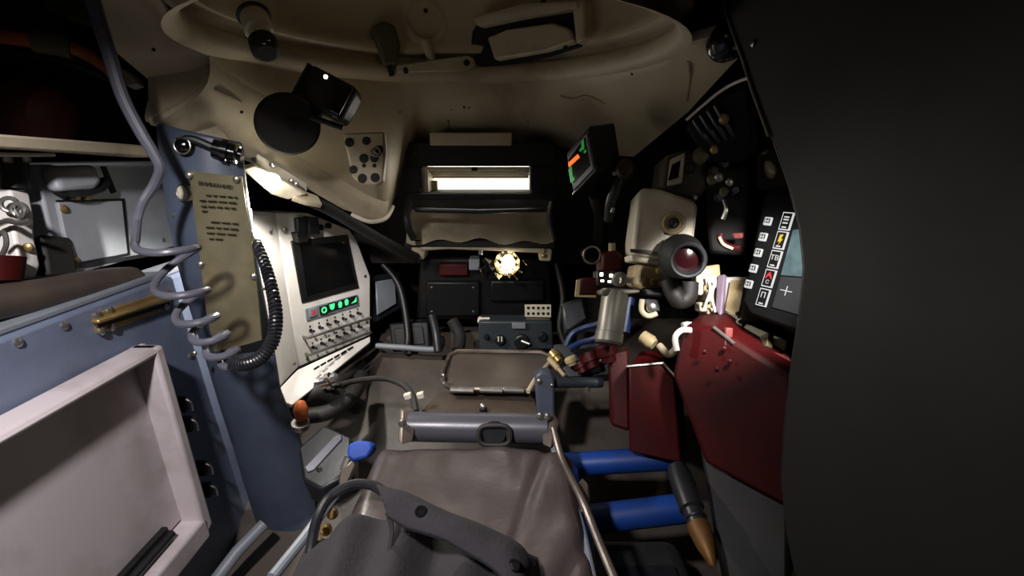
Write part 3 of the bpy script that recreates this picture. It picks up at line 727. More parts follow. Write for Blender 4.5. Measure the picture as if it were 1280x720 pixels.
for x, y, r in ((399, 284, .007), (409, 282, .007), (354, 287, .006)):
    q = D.hit(x, y); MB().lathe(q, D.n, [(0, r), (.008, r), (.010, r*.6), (.0105, .0005)], 14).build('knob', 'dark_metal' if x > 360 else 'steel', dp)
kp = MB().fpoly(D, dq((381, 386), (446, 368), (448, 382), (383, 401)), -.002, .003).build('key_strip', 'mid_grey', dp, bevel=.001)
for x, y, m, sh in ((390, 390, 'led_red', 0), (403, 387, 'led_green', 1), (413, 383, 'led_green', 2), (423, 380.5, 'led_green', 3), (431, 377.5, 'led_green', 3), (440, 375, 'led_green', 4)):
    u, v = D.uv(x, y)
    k = MB().fbox(D, u-.011, u+.011, v-.010, v+.010, .002, .006).build('key', 'black' if sh else 'mid_grey', kp, bevel=.001)
    if sh == 0: MB().fbox(D, u-.005, u+.005, v-.005, v+.005, .006, .0068).build('key_symbol', m, k) if False else MB().fbox(D, u-.005, u+.005, v-.005, v+.005, .0062, .0068).build('key_symbol', m, kp)
    elif sh == 1: MB().ring(D.pt(u, v, .0062), D.n, .0062, .0018, 18).build('key_symbol', m, kp)
    elif sh == 2: MB().fpoly(D, [(u-.008, v+.007), (u+.008, v+.007), (u+.006, v-.004), (u, v-.008), (u-.006, v-.004)], .006, .0068).build('key_symbol', m, kp)
    elif sh == 3: MB().fpoly(D, [(u-.006, v+.003), (u-.003, v+.008), (u+.003, v+.008), (u+.006, v+.003), (u+.004, v-.007), (u-.004, v-.007)], .006, .0068).build('key_symbol', m, kp)
    else: MB().fpoly(D, [(u-.009, v-.006), (u+.008, v-.006), (u+.009, v+.006), (u+.003, v-.001)], .006, .0068).build('key_symbol', m, kp)
for r_i, ((xa, ya), (xb, yb)) in enumerate((((388, 413), (447, 391)), ((391, 434), (448, 408)))):
    for k in range(7):
        t = k/6; u, v = D.uv(xa+(xb-xa)*t**.93, ya+(yb-ya)*t**.93)
        q = D.pt(u, v, 0)
        tg = MB(); tg.lathe(q, D.n, [(0, .0045), (.003, .004), (.0035, .002), (.013, .003), (.0135, .0005)], 8); tg.build('toggle', 'dark_metal', dp)
        MB().fbox(D, u-.002, u+.002, v+.008, v+.012, 0, .0008).build('switch_mark', 'black', dp)
for (xa, ya), (xb, yb) in (((379, 421), (458, 396)), ((382, 442), (458, 414))):
    qa, qb = D.hit(xa, ya), D.hit(xb, yb)
    MB().tube([qa, qa+D.n*.016, qb+D.n*.016, qb], .0035, 8).build('guard_bar', 'steel', dp)
for x, y in ((384, 448), (456, 345), (458, 402)): screw(dp, D.hit(x, y), D.n, .004, 'steel', 'screw')
MB().fpoly(D, dq((372, 460), (462, 418), (462, 421), (373, 463)), -.002, .002).build('bottom_seam', 'black', dp)
# lower shelf
ls = thing('cabinet_shelf', 'white angled shelf lip with slots under the display cabinet', 'shelf')
sh_ = [P(347, 488, 1.045), P(372, 462, 1.11), P(463, 420, 1.357), P(463, 428, 1.346), P(366, 506, 1.028), P(349, 500, 1.02)]
MB().slab(sh_, .012).build('plate', 'white_paint', ls, bevel=.002)
for k in range(6):
    t = k/5; x = 396+t*42; y = 459-t*24; d = 1.11+t*.15
    MB().px([(x-3, y+1, d), (x+3, y-2.4, d+.02), (x+4, y-.4, d+.02), (x-2, y+3.4, d)], .003).build('slot', 'black', ls)
# second dark panel behind it
dk = thing('dark_side_box', 'dark grey box beyond the white display cabinet', 'box')
MB().px([(464, 345, 1.40), (500, 340, 1.48), (503, 385, 1.48), (466, 405, 1.40)], .1).build('body', 'dark_metal', dk, bevel=.004)
MB().px([(470, 352, 1.395), (494, 348, 1.455), (496, 380, 1.455), (472, 394, 1.395)], .006).build('lid', 'mid_grey', dk, bevel=.003)

# ================================================================== FRONT CENTRE: gun sight recess
gs = thing('gun_sight', 'large black sight body under the cream handle bar', 'sight')
MB().slab([PY(524, 322, 1.36), PY(688, 322, 1.36), PY(692, 400, 1.36), PY(520, 400, 1.36)], off=V((0, .28, 0))).build('body', 'sight_black', gs, bevel=.01)
MB().slab([PY(548, 330, 1.34), PY(585, 330, 1.34), PY(585, 345, 1.34), PY(548, 345, 1.34)], off=V((0, .04, 0))).build('red_block', 'red', gs, bevel=.004)
MB().slab([PY(532, 352, 1.345), PY(600, 352, 1.345), PY(600, 396, 1.345), PY(532, 396, 1.345)], off=V((0, .03, 0))).build('front_cover', 'sight_black', gs, bevel=.006)
MB().slab([PY(612, 350, 1.34), PY(682, 350, 1.34), PY(682, 378, 1.34), PY(612, 378, 1.34)], off=V((0, .03, 0))).build('hood', 'sight_black', gs, bevel=.008)
for x, y in ((540, 360), (592, 360), (540, 390), (592, 390)): screw(gs, PY(x, y, 1.345), -Y, .005, 'dark_metal')
hb_ = thing('handle_bar', 'cream bar handle with two end sockets under the sill', 'handle')
hy = 1.30
MB().tube([PY(526, 310, hy), PY(560, 308, hy), PY(620, 310, hy), PY(680, 313, hy)], .0075, 12).build('bar', 'cream', hb_)
for x, y in ((523, 315), (682, 317)):
    MB().slab([PY(x-9, y-5, hy), PY(x-4, y-9, hy), PY(x+5, y-9, hy), PY(x+9, y-4, hy), PY(x+7, y+10, hy), PY(x-8, y+9, hy)], off=V((0, .06, 0))).build('socket', 'cream', hb_, bevel=.004)
    screw(hb_, PY(x-2, y+3, hy-.001), -Y, .006, 'brass')
for x in (601, 632): MB().tube([PY(x, 305, hy), PY(x, 318, hy)], .006, 10).build('clamp', 'steel', hb_)
# reflector lamp with bright glint
rlp = thing('reflector_lamp', 'small glowing bulb in a crumpled chrome reflector on the sight', 'lamp')
q = PY(634, 329, 1.30); n = V((-.05, -1, .05)).normalized()
MB().lathe(q-n*-.0, -n, [(0, .034), (.010, .030), (.020, .022), (.026, .012), (.028, .001)], 9, caps=False).build('reflector', 'foil', rlp, ang=5)
MB().lathe(q-n*.02, n, [(0, .006), (.01, .007), (.016, .004), (.018, .0005)], 14).build('bulb', 'led_bulb', rlp)
for a in range(11):
    t = a*2.4; rr_ = .018+.028*(a/11); c = q+V((math.cos(t)*rr_*1.3, -.012-.01*(a % 3), math.sin(t)*rr_*.8))
    k_ = .006+.005*((a*7) % 5)/4
    MB().slab([c+V((k_*math.cos(t), .004*math.sin(a), k_*.7*math.sin(t))), c+V((-k_, .004, k_*.5)), c+V((k_*.4*math.sin(t*3), -.006, -k_)), c+V((k_*.9, .003*math.cos(a), -k_*.2))], .002).build('foil', 'foil', rlp)
light('reflector_lamp_light', 'POINT', q+n*.02, .06, (1, .9, .72), .008)
sm = thing('toggle_box', 'small grey block and chrome crescent left of the bulb', 'switch')
MB().slab([PY(586, 324, 1.31), PY(599, 324, 1.31), PY(599, 338, 1.31), PY(586, 338, 1.31)], off=V((0, .05, 0))).build('block', 'mid_grey', sm, bevel=.003)
MB().tube(cr([PY(606, 333, 1.305), PY(601, 337, 1.30), PY(603, 343, 1.305)], 5), .003, 8).build('crescent', 'chrome', sm)
# perforated plate
pp_ = thing('perforated_plate', 'cream perforated plate above the knob panel', 'plate')
MB().slab([PY(656, 381, 1.28), PY(689, 381, 1.28), PY(689, 397, 1.28), PY(656, 396, 1.28)], off=V((0, .004, 0))).build('plate', 'cream_light', pp_, bevel=.001)
MB().slab([PY(658, 397, 1.285), PY(688, 398, 1.285), PY(687, 407, 1.285), PY(658, 405, 1.285)], off=V((0, .05, 0))).build('bracket', 'olive', pp_, bevel=.002)
for r_ in range(2):
    for k in range(5):
        q = PY(660.5+k*6.2, 385+r_*7, 1.28); MB().lathe(q+Y*.001, -Y, [(0, .0042), (.0015, .0042), (.0018, .002)], 10).build('hole', 'black', pp_)
# control panel under it
kp_ = thing('knob_panel', 'blue-grey knob panel with round dials above the metal pan', 'control panel')
MB().slab([PY(598, 402, 1.27), PY(690, 402, 1.27), PY(692, 437, 1.27), PY(599, 438, 1.27)], off=V((0, .06, 0))).build('panel', 'slate', kp_, bevel=.004)
for x, y, r in ((625, 424, .014), (652, 426, .02), (608, 420, .007), (678, 420, .012)):
    q = PY(x, y, 1.27); k = MB().lathe(q, -Y, [(0, r), (.010, r), (.013, r*.8), (.0135, .0005)], 18).build('knob', 'black', kp_)
for dx in (-2, 2): MB().slab([PY(625+dx-.8, 421, 1.256), PY(625+dx+.8, 421, 1.256), PY(625+dx+.8, 427, 1.256), PY(625+dx-.8, 427, 1.256)], off=V((0, .002, 0))).build('knob_mark', 'cream_light', kp_)
MB().slab([PY(640, 404, 1.262), PY(657, 404, 1.262), PY(657, 411, 1.262), PY(640, 411, 1.262)], off=V((0, .02, 0))).build('name_tag', 'mid_grey', kp_, bevel=.001)
MB().tube([PY(652, 426, 1.256), PY(662, 430, 1.25)], .004, 8).build('dial_pointer', 'steel', kp_)
tg_ = thing('toggle_lever', 'small cream toggle lever left of the knob panel', 'lever')
MB().tube([PY(600, 398, 1.29), PY(612, 398, 1.29)], .003, 8).build('rod', 'cream_light', tg_); MB().lathe(PY(600, 398, 1.31), -Y, [(0, .006), (.025, .006), (.028, .004)], 12).build('knob', 'cream_light', tg_)
# dim clutter on the dark recess
for i, (pts, r, m, lab) in enumerate((
    (((470, 432, 1.4), (500, 434, 1.4), (548, 436, 1.4), (552, 420, 1.4)), .008, 'mid_grey', 'dim grey pipe running left of the metal pan'),
    (((478, 330, 1.45), (500, 360, 1.45), (510, 420, 1.42), (505, 440, 1.4)), .010, 'black', 'black hose hanging beside the sight body'),
    (((540, 395, 1.38), (545, 415, 1.36), (548, 440, 1.34)), .012, 'dark_metal', 'dark upright tube beside the knob panel'),
    (((696, 330, 1.4), (704, 370, 1.36), (700, 410, 1.33), (712, 440, 1.28)), .009, 'black', 'black hose right of the sight body'),
    (((565, 400, 1.37), (575, 420, 1.36), (572, 438, 1.33)), .016, 'black_rough', 'black stub pipe under the sight cover'))):
    MB().tube(cr([P(*p) for p in pts], 6), r, 12).build('pipe' if 'pipe' in lab or 'tube' in lab else 'hose', m, label=lab, cat='pipe' if 'hose' not in lab else 'hose')
bxs = thing('recess_box', 'dark box on brackets left of the sight body', 'box')
MB().px([(486, 405, 1.45), (535, 402, 1.45), (538, 436, 1.45), (490, 440, 1.45)], .06).build('body', 'dark_metal', bxs, bevel=.005)
MB().px([(492, 411, 1.445), (528, 408, 1.445), (531, 430, 1.445), (495, 433, 1.445)], .006).build('lid', 'black', bxs, bevel=.002)

# metal pan
pan = thing('metal_pan', 'grey metal pan with bright worn rim beyond the seat', 'pan')
o1 = [P(562, 446, 1.22), P(572, 441, 1.23), P(676, 442, 1.23), P(687, 447, 1.22), P(690, 456, 1.19), P(672, 472, 1.13), P(660, 489, 1.08), P(565, 488, 1.08), P(554, 480, 1.10), P(553, 468, 1.13)]
MB().slab(o1, off=V((0, .01, -.012))).build('floor_plate', 'pan_grey', pan, bevel=.002)
MB().tube([p+Z*.004 for p in o1], .0055, 8, closed=True).build('rim', 'pan_rim', pan)
for xa, xb in ((563, 592), (600, 628), (630, 655)): MB().tube([P(xa, 487, 1.072), P(xb, 488, 1.072)], .006, 8).build('bright_edge_strip', 'steel', pan)
MB().tube(cr([P(688, 452, 1.19), P(676, 466, 1.13), P(668, 476, 1.09), P(660, 490, 1.06)], 5), .005, 8).build('side_edge', 'cream', pan)
for x, y in ((554, 470), (555, 480)): screw(pan, P(x, y, 1.09), -Y, .005, 'steel')
# hinge block right of the pan
hk = thing('hinge_block', 'blue-grey hinge block with pins beside the metal pan', 'hinge')
MB().px([(669, 470, 1.0), (676, 464, 1.0), (688, 464, 1.0), (693, 472, 1.0), (694, 520, 1.0), (672, 522, 1.0)], .05).build('block', 'slate_blue', hk, bevel=.005)
screw(hk, P(674, 477, 1.0), -Y, .006); screw(hk, P(690, 482, 1.0), -Y, .004)
MB().tube([P(688, 478, 1.03), P(752, 478, 1.06)], .011, 12).build('axle', 'slate', hk); MB().tube([P(733, 480, 1.05), P(734, 490, 1.05)], .006, 8).build('axle_pin', 'steel', hk)
# bolt on ramp
nb_ = thing('floor_stud', 'single bright stud on the plate between pan and seat tube', 'stud')
screw(nb_, P(604, 508, 1.0), V((0, -1, .6)), .006); MB().lathe(P(604, 508, 1.0)+V((0, .012, -.03)), V((0, -.4, 1)), [(0, .01), (.03, .007)], 12).build('post', 'dark_metal', nb_)
fp = thing('footrest_plate', 'rust-stained steel plate between the pan and the seat tube', 'plate')
MB().px([(548, 489, 1.12), (668, 492, 1.12), (676, 528, .98), (520, 520, .98)], .02).build('plate', 'rusty', fp, bevel=.004)

# ================================================================== SEAT
se = thing('crew_seat', 'grey-brown leather crew seat with steel cross tube', 'seat')
SZ = .685
def seat_h(x, y):
    h = 0
    h += .010*math.exp(-((x+.18)/.05)**2)*.3
    # radial wrinkles towards the front right
    d = (x-.02)*.8+(y-.55)*.5
    h += .009*math.sin((x*34)+3*noise.noise(V((x*4, y*4, 0))))*max(0, min(1, (.70-y)*6))*max(0, min(1, (x+.02)*8))
    h += .010*noise.noise(V((x*9, y*4, 2.3))) + .004*noise.noise(V((x*26, y*14, 5)))
    h -= .005*math.exp(-((x-.02-.25*(y-.6))/.008)**2)
    h -= .011*math.exp(-((x-.10-.55*(y-.55))/.010)**2)*max(0, min(1, (.68-y)*8))
    h += .013*math.exp(-((x-.13-.5*(y-.5))/.018)**2)*max(0, min(1, (.66-y)*8))
    return h
rows = []
NX, NY = 72, 56
xl0, xr0 = -.235, .105
for i in range(NY+1):
    t = i/NY; y = .05+.712*t
    hw = 1.0
    row = []
    for j in range(NX+1):
        s = j/NX; x = -.235+.345*s
        # outline rounded at front
        edge = min(s, 1-s, (1-t)*2.2)
        drop = .05*(1-min(1, edge/.11))**2
        row.append(V((x-.0, y-.012*(abs(s-.5)*2)**4*t, SZ+seat_h(x, y)*min(1, edge/.06)-drop)))
    rows.append(row)
cush = MB(); cush.grid(rows, V((0, 0, -.06))); cush.build('cushion', 'leather', se, ang=80)
MB().aabb((-.23, .06, SZ-.115), (.10, .70, SZ-.085)).build('seat_pan', 'dark_metal', se, bevel=.01)
MB().aabb((-.10, .10, .22), (-.03, .5, SZ-.115)).build('pedestal', 'dark_metal', se, bevel=.01)
# cross tube with cheeks
ta, tb = P(512, 533, .885), P(684, 536, .875)
MB().tube([ta, tb], .0255, 24).build('cross_tube', 'tube_grey', se)
MB().px([(504, 514, .88), (516, 510, .89), (522, 520, .88), (516, 552, .84), (502, 556, .82)], off=V((-.008, .01, 0))).build('cheek', 'rail_metal', se, bevel=.002)
MB().px([(676, 522, .87), (688, 520, .87), (694, 530, .86), (688, 560, .83), (678, 556, .84)], off=V((.008, .01, 0))).build('cheek', 'rail_metal', se, bevel=.002)
for x, y in ((502, 528), (675, 520), (684, 521)): screw(se, P(x, y, .855), -Y, .006, 'steel')
# loop handle
lo_ = []
c = P(618, 544, .845); uu = V((1, 0, 0)); vv = V((0, .3, 1)).normalized()
for k in range(32):
    a = 2*math.pi*k/32; ca, sa = math.cos(a), math.sin(a)
    lo_.append(c+uu*(.026*abs(ca)**.5*(1 if ca > 0 else -1))+vv*(.016*abs(sa)**.7*(1 if sa > 0 else -1)))
MB().tube(lo_, .0042, 8, closed=True).build('loop_handle', 'rubber', se)
MB().lathe(c+V((0, .008, 0)), V((0, -1, .3)), [(0, .02), (.004, .019)], 20).build('loop_insert', 'dark_metal', se)
# side rails
MB().tube([P(340, 722, .58), P(380, 672, .64), P(424, 612, .72)], .0065, 10).build('side_rail', 'mid_grey', se)
MB().tube(cr([P(692, 536, .85), P(703, 575, .80), P(728, 626, .70), P(748, 676, .64), P(768, 724, .59)], 5), .0055, 10).build('side_rail', 'rail_metal', se)
MB().tube(cr([P(690, 548, .86), P(700, 590, .80), P(722, 645, .70), P(740, 724, .60)], 5), .006, 10).build('side_rail', 'mid_grey', se)
for x, y, d in ((416, 640, .70), (408, 660, .67), (400, 678, .65)): MB().lathe(P(x, y, d), V((.3, -1, .4)), [(0, .007), (.008, .008), (.012, .005)], 10).build('rail_nut', 'brass', se)
MB().px([(425, 588, .76), (440, 574, .77), (446, 580, .77), (432, 610, .74), (424, 612, .73)], .02).build('rail_bracket', 'rail_metal', se, bevel=.003)
MB().px([(716, 610, .75), (728, 596, .77), (736, 604, .76), (738, 632, .72), (726, 640, .71)], .02).build('rail_bracket', 'rail_metal', se, bevel=.003)

# ---- dark cloth bag on the seat
bg = thing('cloth_bag', 'dark charcoal cloth bag with snapped flap lying on the seat', 'bag')
rows = []
for i in range(41):
    t = i/40; y = .24+.275*t; row = []
    for j in range(61):
        s = j/60
        x0_ = -.235+.01*math.sin(t*5); x1_ = .05-.02*t
        x = x0_+(x1_-x0_)*s
        xm = x-.28*(t-.5)*.1
        edge = min(s, 1-s)/.18; e2 = min(1, edge); e3 = min(1, (1-t)/.14)
        prof = (1-(1-e2)**2)*(1-(1-e3)**2)
        fold = .011*math.sin(x*95+2.5*noise.noise(V((x*5, y*3, 1))))*(.4+.6*min(1, s*3)) + .006*noise.noise(V((x*12, y*9, 7)))
        z = SZ+.010+(.020+fold+.030*math.exp(-((x+.165)/.045)**2))*prof
        row.append(V((x, y+.03*math.sin(s*math.pi)-.05*max(0, s-.55), z)))
    rows.append(row)
b_ = MB(); b_.grid(rows, V((0, 0, -.004))); b_.build('body', 'cloth', bg, ang=80)
# flap
top_e = [(470, 604), (500, 612), (540, 630), (580, 646), (620, 662), (650, 680), (664, 702), (664, 722)]
bot_e = [(484, 646), (505, 656), (530, 664), (560, 676), (590, 692), (612, 706), (628, 722), (640, 738)]
rows = []
T_ = cr([P(x, y, .585-.00036*(y-604)) for x, y in top_e], 5); B_ = cr([P(x, y, .553-.00036*(y-604)) for x, y in bot_e], 5)
for i in range(9):
    t = i/8; rows.append([a.lerp(b, t)+V((0, -.004, .012))*math.sin(math.pi*t)+V((0, 0, .004))*noise.noise(a.lerp(b, t)*30) for a, b in zip(T_, B_)])
f_ = MB(); f_.grid(rows, V((0, .004, -.008))); f_.build('flap', 'cloth', bg, ang=80, bevel=.002)
for i_, j_ in ((5, 9), (5, 30)):
    q = rows[i_][j_]; MB().lathe(q-V((0, -.7, .8))*.001, V((0, -.7, .8)), [(0, .0065), (.002, .0065), (.003, .005), (.0015, .003), (.0016, .0005)], 14).build('snap', 'snap_black', bg)
MB().tube(cr([P(484, 640, .565), P(490, 662, .56), P(486, 690, .55), P(480, 724, .535)], 5), .003, 8).build('seam', 'cloth', bg)
cl_ = thing('black_cable', 'black cable looping over the left edge of the seat', 'cable')
MB().tube(cr([P(384, 735, .575), P(388, 690, .60), P(396, 650, .63), (P(412, 622, .66)), P(440, 606, .67), P(466, 607, .665), P(482, 618, .65), P(489, 634, .63)], 8), .0065, 10).build('cable', 'cable_black', cl_)

# ---- lower left clutter
hs_ = thing('hose_bundle', 'black hose bundle with chrome coupling under the white shelf', 'hoses')
for k, (r, pts) in enumerate(((.02, ((372, 500, 1.1), (400, 488, 1.12), (430, 500, 1.16), (446, 508, 1.2))), (.017, ((380, 520, 1.08), (410, 515, 1.1), (440, 495, 1.15), (452, 470, 1.25))), (.012, ((452, 455, 1.36), (430, 474, 1.22), (405, 488, 1.13))))):
    MB().tube(cr([P(*p) for p in pts], 6), r, 12).build('hose', 'rubber', hs_)
MB().lathe(P(402, 480, 1.09), P(420, 474, 1.09)-P(402, 480, 1.09), [(0, .014), (.012, .014), (.013, .019), (.022, .019), (.023, .014), (.034, .014)], 16).build('coupling', 'chrome', hs_)
oc = thing('orange_cap', 'orange cap under the white shelf', 'cap')  # orange cap over a steel collar
MB().lathe(P(377, 522, 1.0), V((.1, -.2, 1)), [(0, .012), (.02, .014), (.035, .010), (.04, .004)], 14).build('cap', 'orange', oc); MB().lathe(P(376, 534, 1.0), V((.1, -.2, 1)), [(0, .017), (.012, .017)], 14).build('collar', 'steel', oc)
gl_ = thing('grey_lever', 'flat grey hand lever on a dark box left of the seat', 'lever')
MB().slab([P(380, 584, .86), P(418, 545, .9), P(427, 543, .9), (P(428, 549, .9)), P(392, 588, .86), P(384, 591, .86)], .008).build('handle', 'cable_grey', gl_, bevel=.002)
MB().px([(372, 560, .96), (405, 530, 1.0), (440, 546, .98), (440, 590, .9), (400, 612, .88), (378, 600, .9)], .06).build('housing', 'dark_metal', gl_, bevel=.006)
screw(gl_, P(399, 587, .88), -Y, .005)
bcap = thing('blue_cap', 'bright blue plastic cap at the left front of the seat', 'cap')  # blue cap on a short steel stem
MB().px([(434, 556, .87), (446, 550, .87), (464, 552, .87), (468, 560, .87), (458, 572, .86), (440, 578, .86), (433, 570, .86)], .03).build('cap', 'blue', bcap, bevel=.006, seg=3)
MB().tube([P(436, 572, .875), P(430, 588, .87)], .008, 10).build('stem', 'steel', bcap)
cv = thing('bowden_cable', 'dim grey cable with white end clips beside the seat tube', 'cable')
MB().tube(cr([P(415, 484, 1.12), P(445, 476, 1.1), P(478, 473, 1.06), P(502, 480, 1.0), P(515, 494, .96), P(520, 515, .92)], 6), .006, 10).build('cable', 'rubber', cv)
for x, y in ((510, 495), (526, 494)): MB().box(P(x, y, .95), (.014, .01, .012), (1, 0, .3)).build('clip', 'cream_light', cv, bevel=.002)

# ================================================================== RIGHT SIDE
# ---- green display unit
gd = thing('green_display', 'dark angled box with red and green lit readout', 'display')
A_, B2, C_, D_ = P(737, 156, 1.0), P(745, 212, .99), P(716, 243, 1.06), P(707, 192, 1.07)
MB().slab([A_, B2, C_, D_], off=P(769, 152, 1.06)-A_).build('housing', 'display_grey', gd, bevel=.006)
G = Fr((A_+B2+C_+D_)/4, (A_-D_)+(B2-C_), (A_-B2)+(D_-C_))
def gq(*pp): return [G.uv(x, y) for x, y in pp]
fr_ = MB().fpoly(G, gq((735, 166), (744, 212), (719, 238), (711, 197)), -.004, .004).build('bezel', 'mid_grey', gd, bevel=.002)
MB().fpoly(G, gq((733, 172), (740, 207), (719, 229), (713, 200)), .003, .0048).build('glass', 'black_gloss', gd)
MB().fpoly(G, gq((713, 204), (725, 193), (727, 197), (714, 209)), .004, .006).build('red_digits', 'led_orange', gd)
for pp in (((727, 188), (730, 184), (731, 187), (728, 190)), ((732, 190), (735, 187), (735.5, 190), (733, 192)), ((717, 224), (720, 221), (721, 225), (718, 228))):
    MB().fpoly(G, gq(*pp), .004, .006).build('green_digit', 'led_green_dim', gd)
MB().fpoly(G, gq((713, 212), (717, 208), (719, 226), (716, 229)), .004, .0055).build('green_glow', 'led_green_dim', gd)
MB().fpoly(G, gq((729, 178), (732, 174), (733, 186), (730, 188)), .004, .0055).build('green_glow', 'led_green_dim', gd)
MB().tube([P(745, 240, 1.1), P(752, 268, 1.2), P(750, 300, 1.3)], .018, 12).build('stalk', 'black', gd)
MB().tube([B2+(D_-A_)*.02, C_], .002, 6).build('bright_edge_strip', 'steel', gd)  # steel strip added to stand for the lit lower edge of the display
# brown round knob next to it
bk = thing('brown_knob', 'dark brown round knob on a dark stalk beside green display', 'stick')
q = P(782, 211, 1.0); n = V((-.2, -1, .1)).normalized()
MB().lathe(q-n*.03, n, [(0, .014), (.015, .02), (.03, .02), (.036, .014), (.037, .0005)], 22).build('knob', 'brown', bk)
MB().tube(cr([q-n*.02, P(772, 232, 1.02), P(764, 255, 1.04), P(762, 275, 1.06)], 5), .012, 12).build('stem', 'green_black', bk)
screw(bk, P(768, 217, .99), n, .004, 'steel', 'pin'); MB().tube([P(767, 260, 1.03), P(765, 266, 1.03)], .004, 8).build('pin', 'steel', bk)

# ---- periscope sight with white housing
ps = thing('periscope_sight', 'worn white periscope sight housing with black rubber eyepiece', 'sight')
d0 = .93
MB().px([(799, 240, d0), (803, 234, d0), (826, 236, d0), (868, 250, d0-.005), (873, 258, d0-.005), (868, 300, d0-.01), (862, 322, d0-.01), (838, 328, d0), (820, 324, d0), (791, 317, d0), (791, 300, d0)], .10).build('housing', 'cream_light', ps, bevel=.008, seg=3)
MB().px([(789, 311, d0-.008), (815, 313, d0-.008), (815, 317, d0-.008), (790, 315, d0-.008)], .012).build('slot', 'black', ps)
MB().px([(789, 318, d0-.006), (838, 328, d0-.006), (838, 334, d0-.006), (790, 326, d0-.006)], .06).build('flange', 'cream_light', ps, bevel=.003)
hn = V((-.25, -1, .2)).normalized()
q = P(842, 279, d0-.012)
MB().lathe(q-hn*.006, hn, [(0, .021), (.009, .021), (.011, .018), (.011, .016), (.006, .015), (.006, .0005)], 24).build('emblem_ring', 'drum_cream', ps, ang=25)
MB().tube([q+V((-.006, -.004, -.008)), q+V((.004, -.005, .009))], .0025, 8).build('emblem', 'dark_metal', ps)
MB().ring(q+hn*.003, hn, .008, .0018, 18).build('emblem_loop', 'dark_metal', ps)
MB().tube([P(830, 292, d0-.004), P(850, 294, d0-.008), P(866, 296, d0-.012)], .0012, 6).build('crack', 'brown', ps)
# mirror head
MB().px([(826, 236, d0+.02), (832, 194, d0+.02), (862, 186, d0+.02), (884, 200, d0+.02), (886, 232, d0+.02), (872, 252, d0+.02)], .08).build('mirror_head', 'olive_grey', ps, bevel=.008, seg=3)
wfp = [P(838, 199, d0), P(857, 190, d0-.005), P(853, 228, d0-.005), P(834, 232, d0)]
MB().slab(wfp, .012).build('mirror_frame', 'cream_light', ps, bevel=.002)
c = sum(wfp, V())/4; nn = newell(wfp); nn = nn if nn.dot(CAM-c) > 0 else -nn
MB().slab([P(840, 206, d0-.002), P(851, 200, d0-.004), P(848, 222, d0-.004), P(835, 226, d0-.002)], .003).build('mirror', 'black_gloss', ps)
MB().ring(P(862, 210, d0-.004), -Y, .009, .002, 20).build('hook', 'dark_metal', ps); screw(ps, P(870, 246, d0), -Y, .005)
# eyepiece
ec = P(860, 325, d0-.10); en = V((-.16, -1, .12)).normalized()
MB().lathe(ec-en*.10, en, [(0, .035), (.03, .04), (.07, .034), (.09, .031), (.10, .030), (.10, .023), (.085, .021)], 32, caps=False).build('eyepiece', 'rubber', ps, ang=50)
MB().px([(826, 304, d0-.02), (846, 298, d0-.03), (862, 302, d0-.03), (850, 350, d0-.03), (836, 356, d0-.02), (824, 340, d0-.02)], .07).build('eyepiece_body', 'rubber', ps, bevel=.01, seg=3)
MB().ring(ec, en, .0265, .004, 32).build('eyepiece_ring', 'dark_metal', ps)
MB().lathe(ec-en*.014, en, [(0, .024), (.002, .02), (.004, .0005)], 24).build('eye_lens', 'lens_red', ps)
MB().tube(cr([P(836, 352, d0-.01), P(842, 366, d0-.02), P(850, 376, d0-.02), P(860, 370, d0-.02), P(862, 352, d0-.02)], 5), .016, 14).build('head_pad', 'rubber', ps)
# drum
MB().px([(794, 330, d0), (833, 335, d0), (836, 352, d0), (832, 364, d0), (806, 364, d0), (790, 356, d0)], .06).build('drum', 'drum_cream', ps, bevel=.006)
for x, y in ((806, 351), (816, 352), (827, 355), (824, 338)):
    qq = P(x, y, d0-.001); MB().lathe(qq, hn, [(0, .0062), (.003, .0062), (.004, .004), (.0042, .0005)], 14).build('bolt', 'brass', ps)
MB().px([(803, 360, d0-.01), (838, 360, d0-.01), (832, 372, d0-.01), (808, 370, d0-.01)], .06).build('drum_base', 'black', ps, bevel=.004)
cl2 = thing('clamp_bolt', 'small steel clamp with bolt under the periscope drum', 'clamp')
MB().tube(cr([P(803, 374, .92), P(802, 388, .92), P(810, 395, .92), P(821, 392, .92)], 4), .005, 10).build('hook', 'cream', cl2)
MB().lathe(P(814, 384, .93), hn, [(0, .009), (.012, .009), (.014, .006), (.0145, .0005)], 14).build('bolt', 'steel', cl2)
MB().px([(805, 370, .94), (826, 372, .94), (826, 390, .94), (806, 390, .94)], .03).build('block', 'dark_metal', cl2, bevel=.003)
# silver cylinder with flange and knob
sc_ = thing('silver_cylinder', 'silver-grey metal cylinder hanging beside the periscope sight', 'cylinder')
a, b = P(769, 366, .95), P(760, 430, .93)
MB().lathe(a, b-a, [(0, .024), (.075, .024), (.076, .0255), ((b-a).length-.004, .0255), ((b-a).length, .022), ((b-a).length+.001, .0005)], 28).build('body', 'silver', sc_, ang=25)
MB().px([(751, 364, .93), (760, 360, .93), (800, 362, .93), (800, 366, .93), (764, 370, .93), (752, 369, .93)], .05).build('flange', 'silver', sc_, bevel=.003)
MB().tube([P(786, 372, .965), P(779, 415, .955)], .012, 12).build('blue_sleeve', 'blue_dark', sc_)
k2 = ps
q = P(774, 350, .92); n = V((-.3, -1, .15)).normalized()
MB().lathe(q-n*.02, n, [(0, .007), (.008, .007), (.009, .014), (.016, .0135), (.02, .010), (.021, .0005)], 22).build('adjusting_knob', 'silver', k2)
MB().tube([q, P(788, 350, .935), P(800, 350, .95)], .006, 10).build('spindle', 'steel', k2)

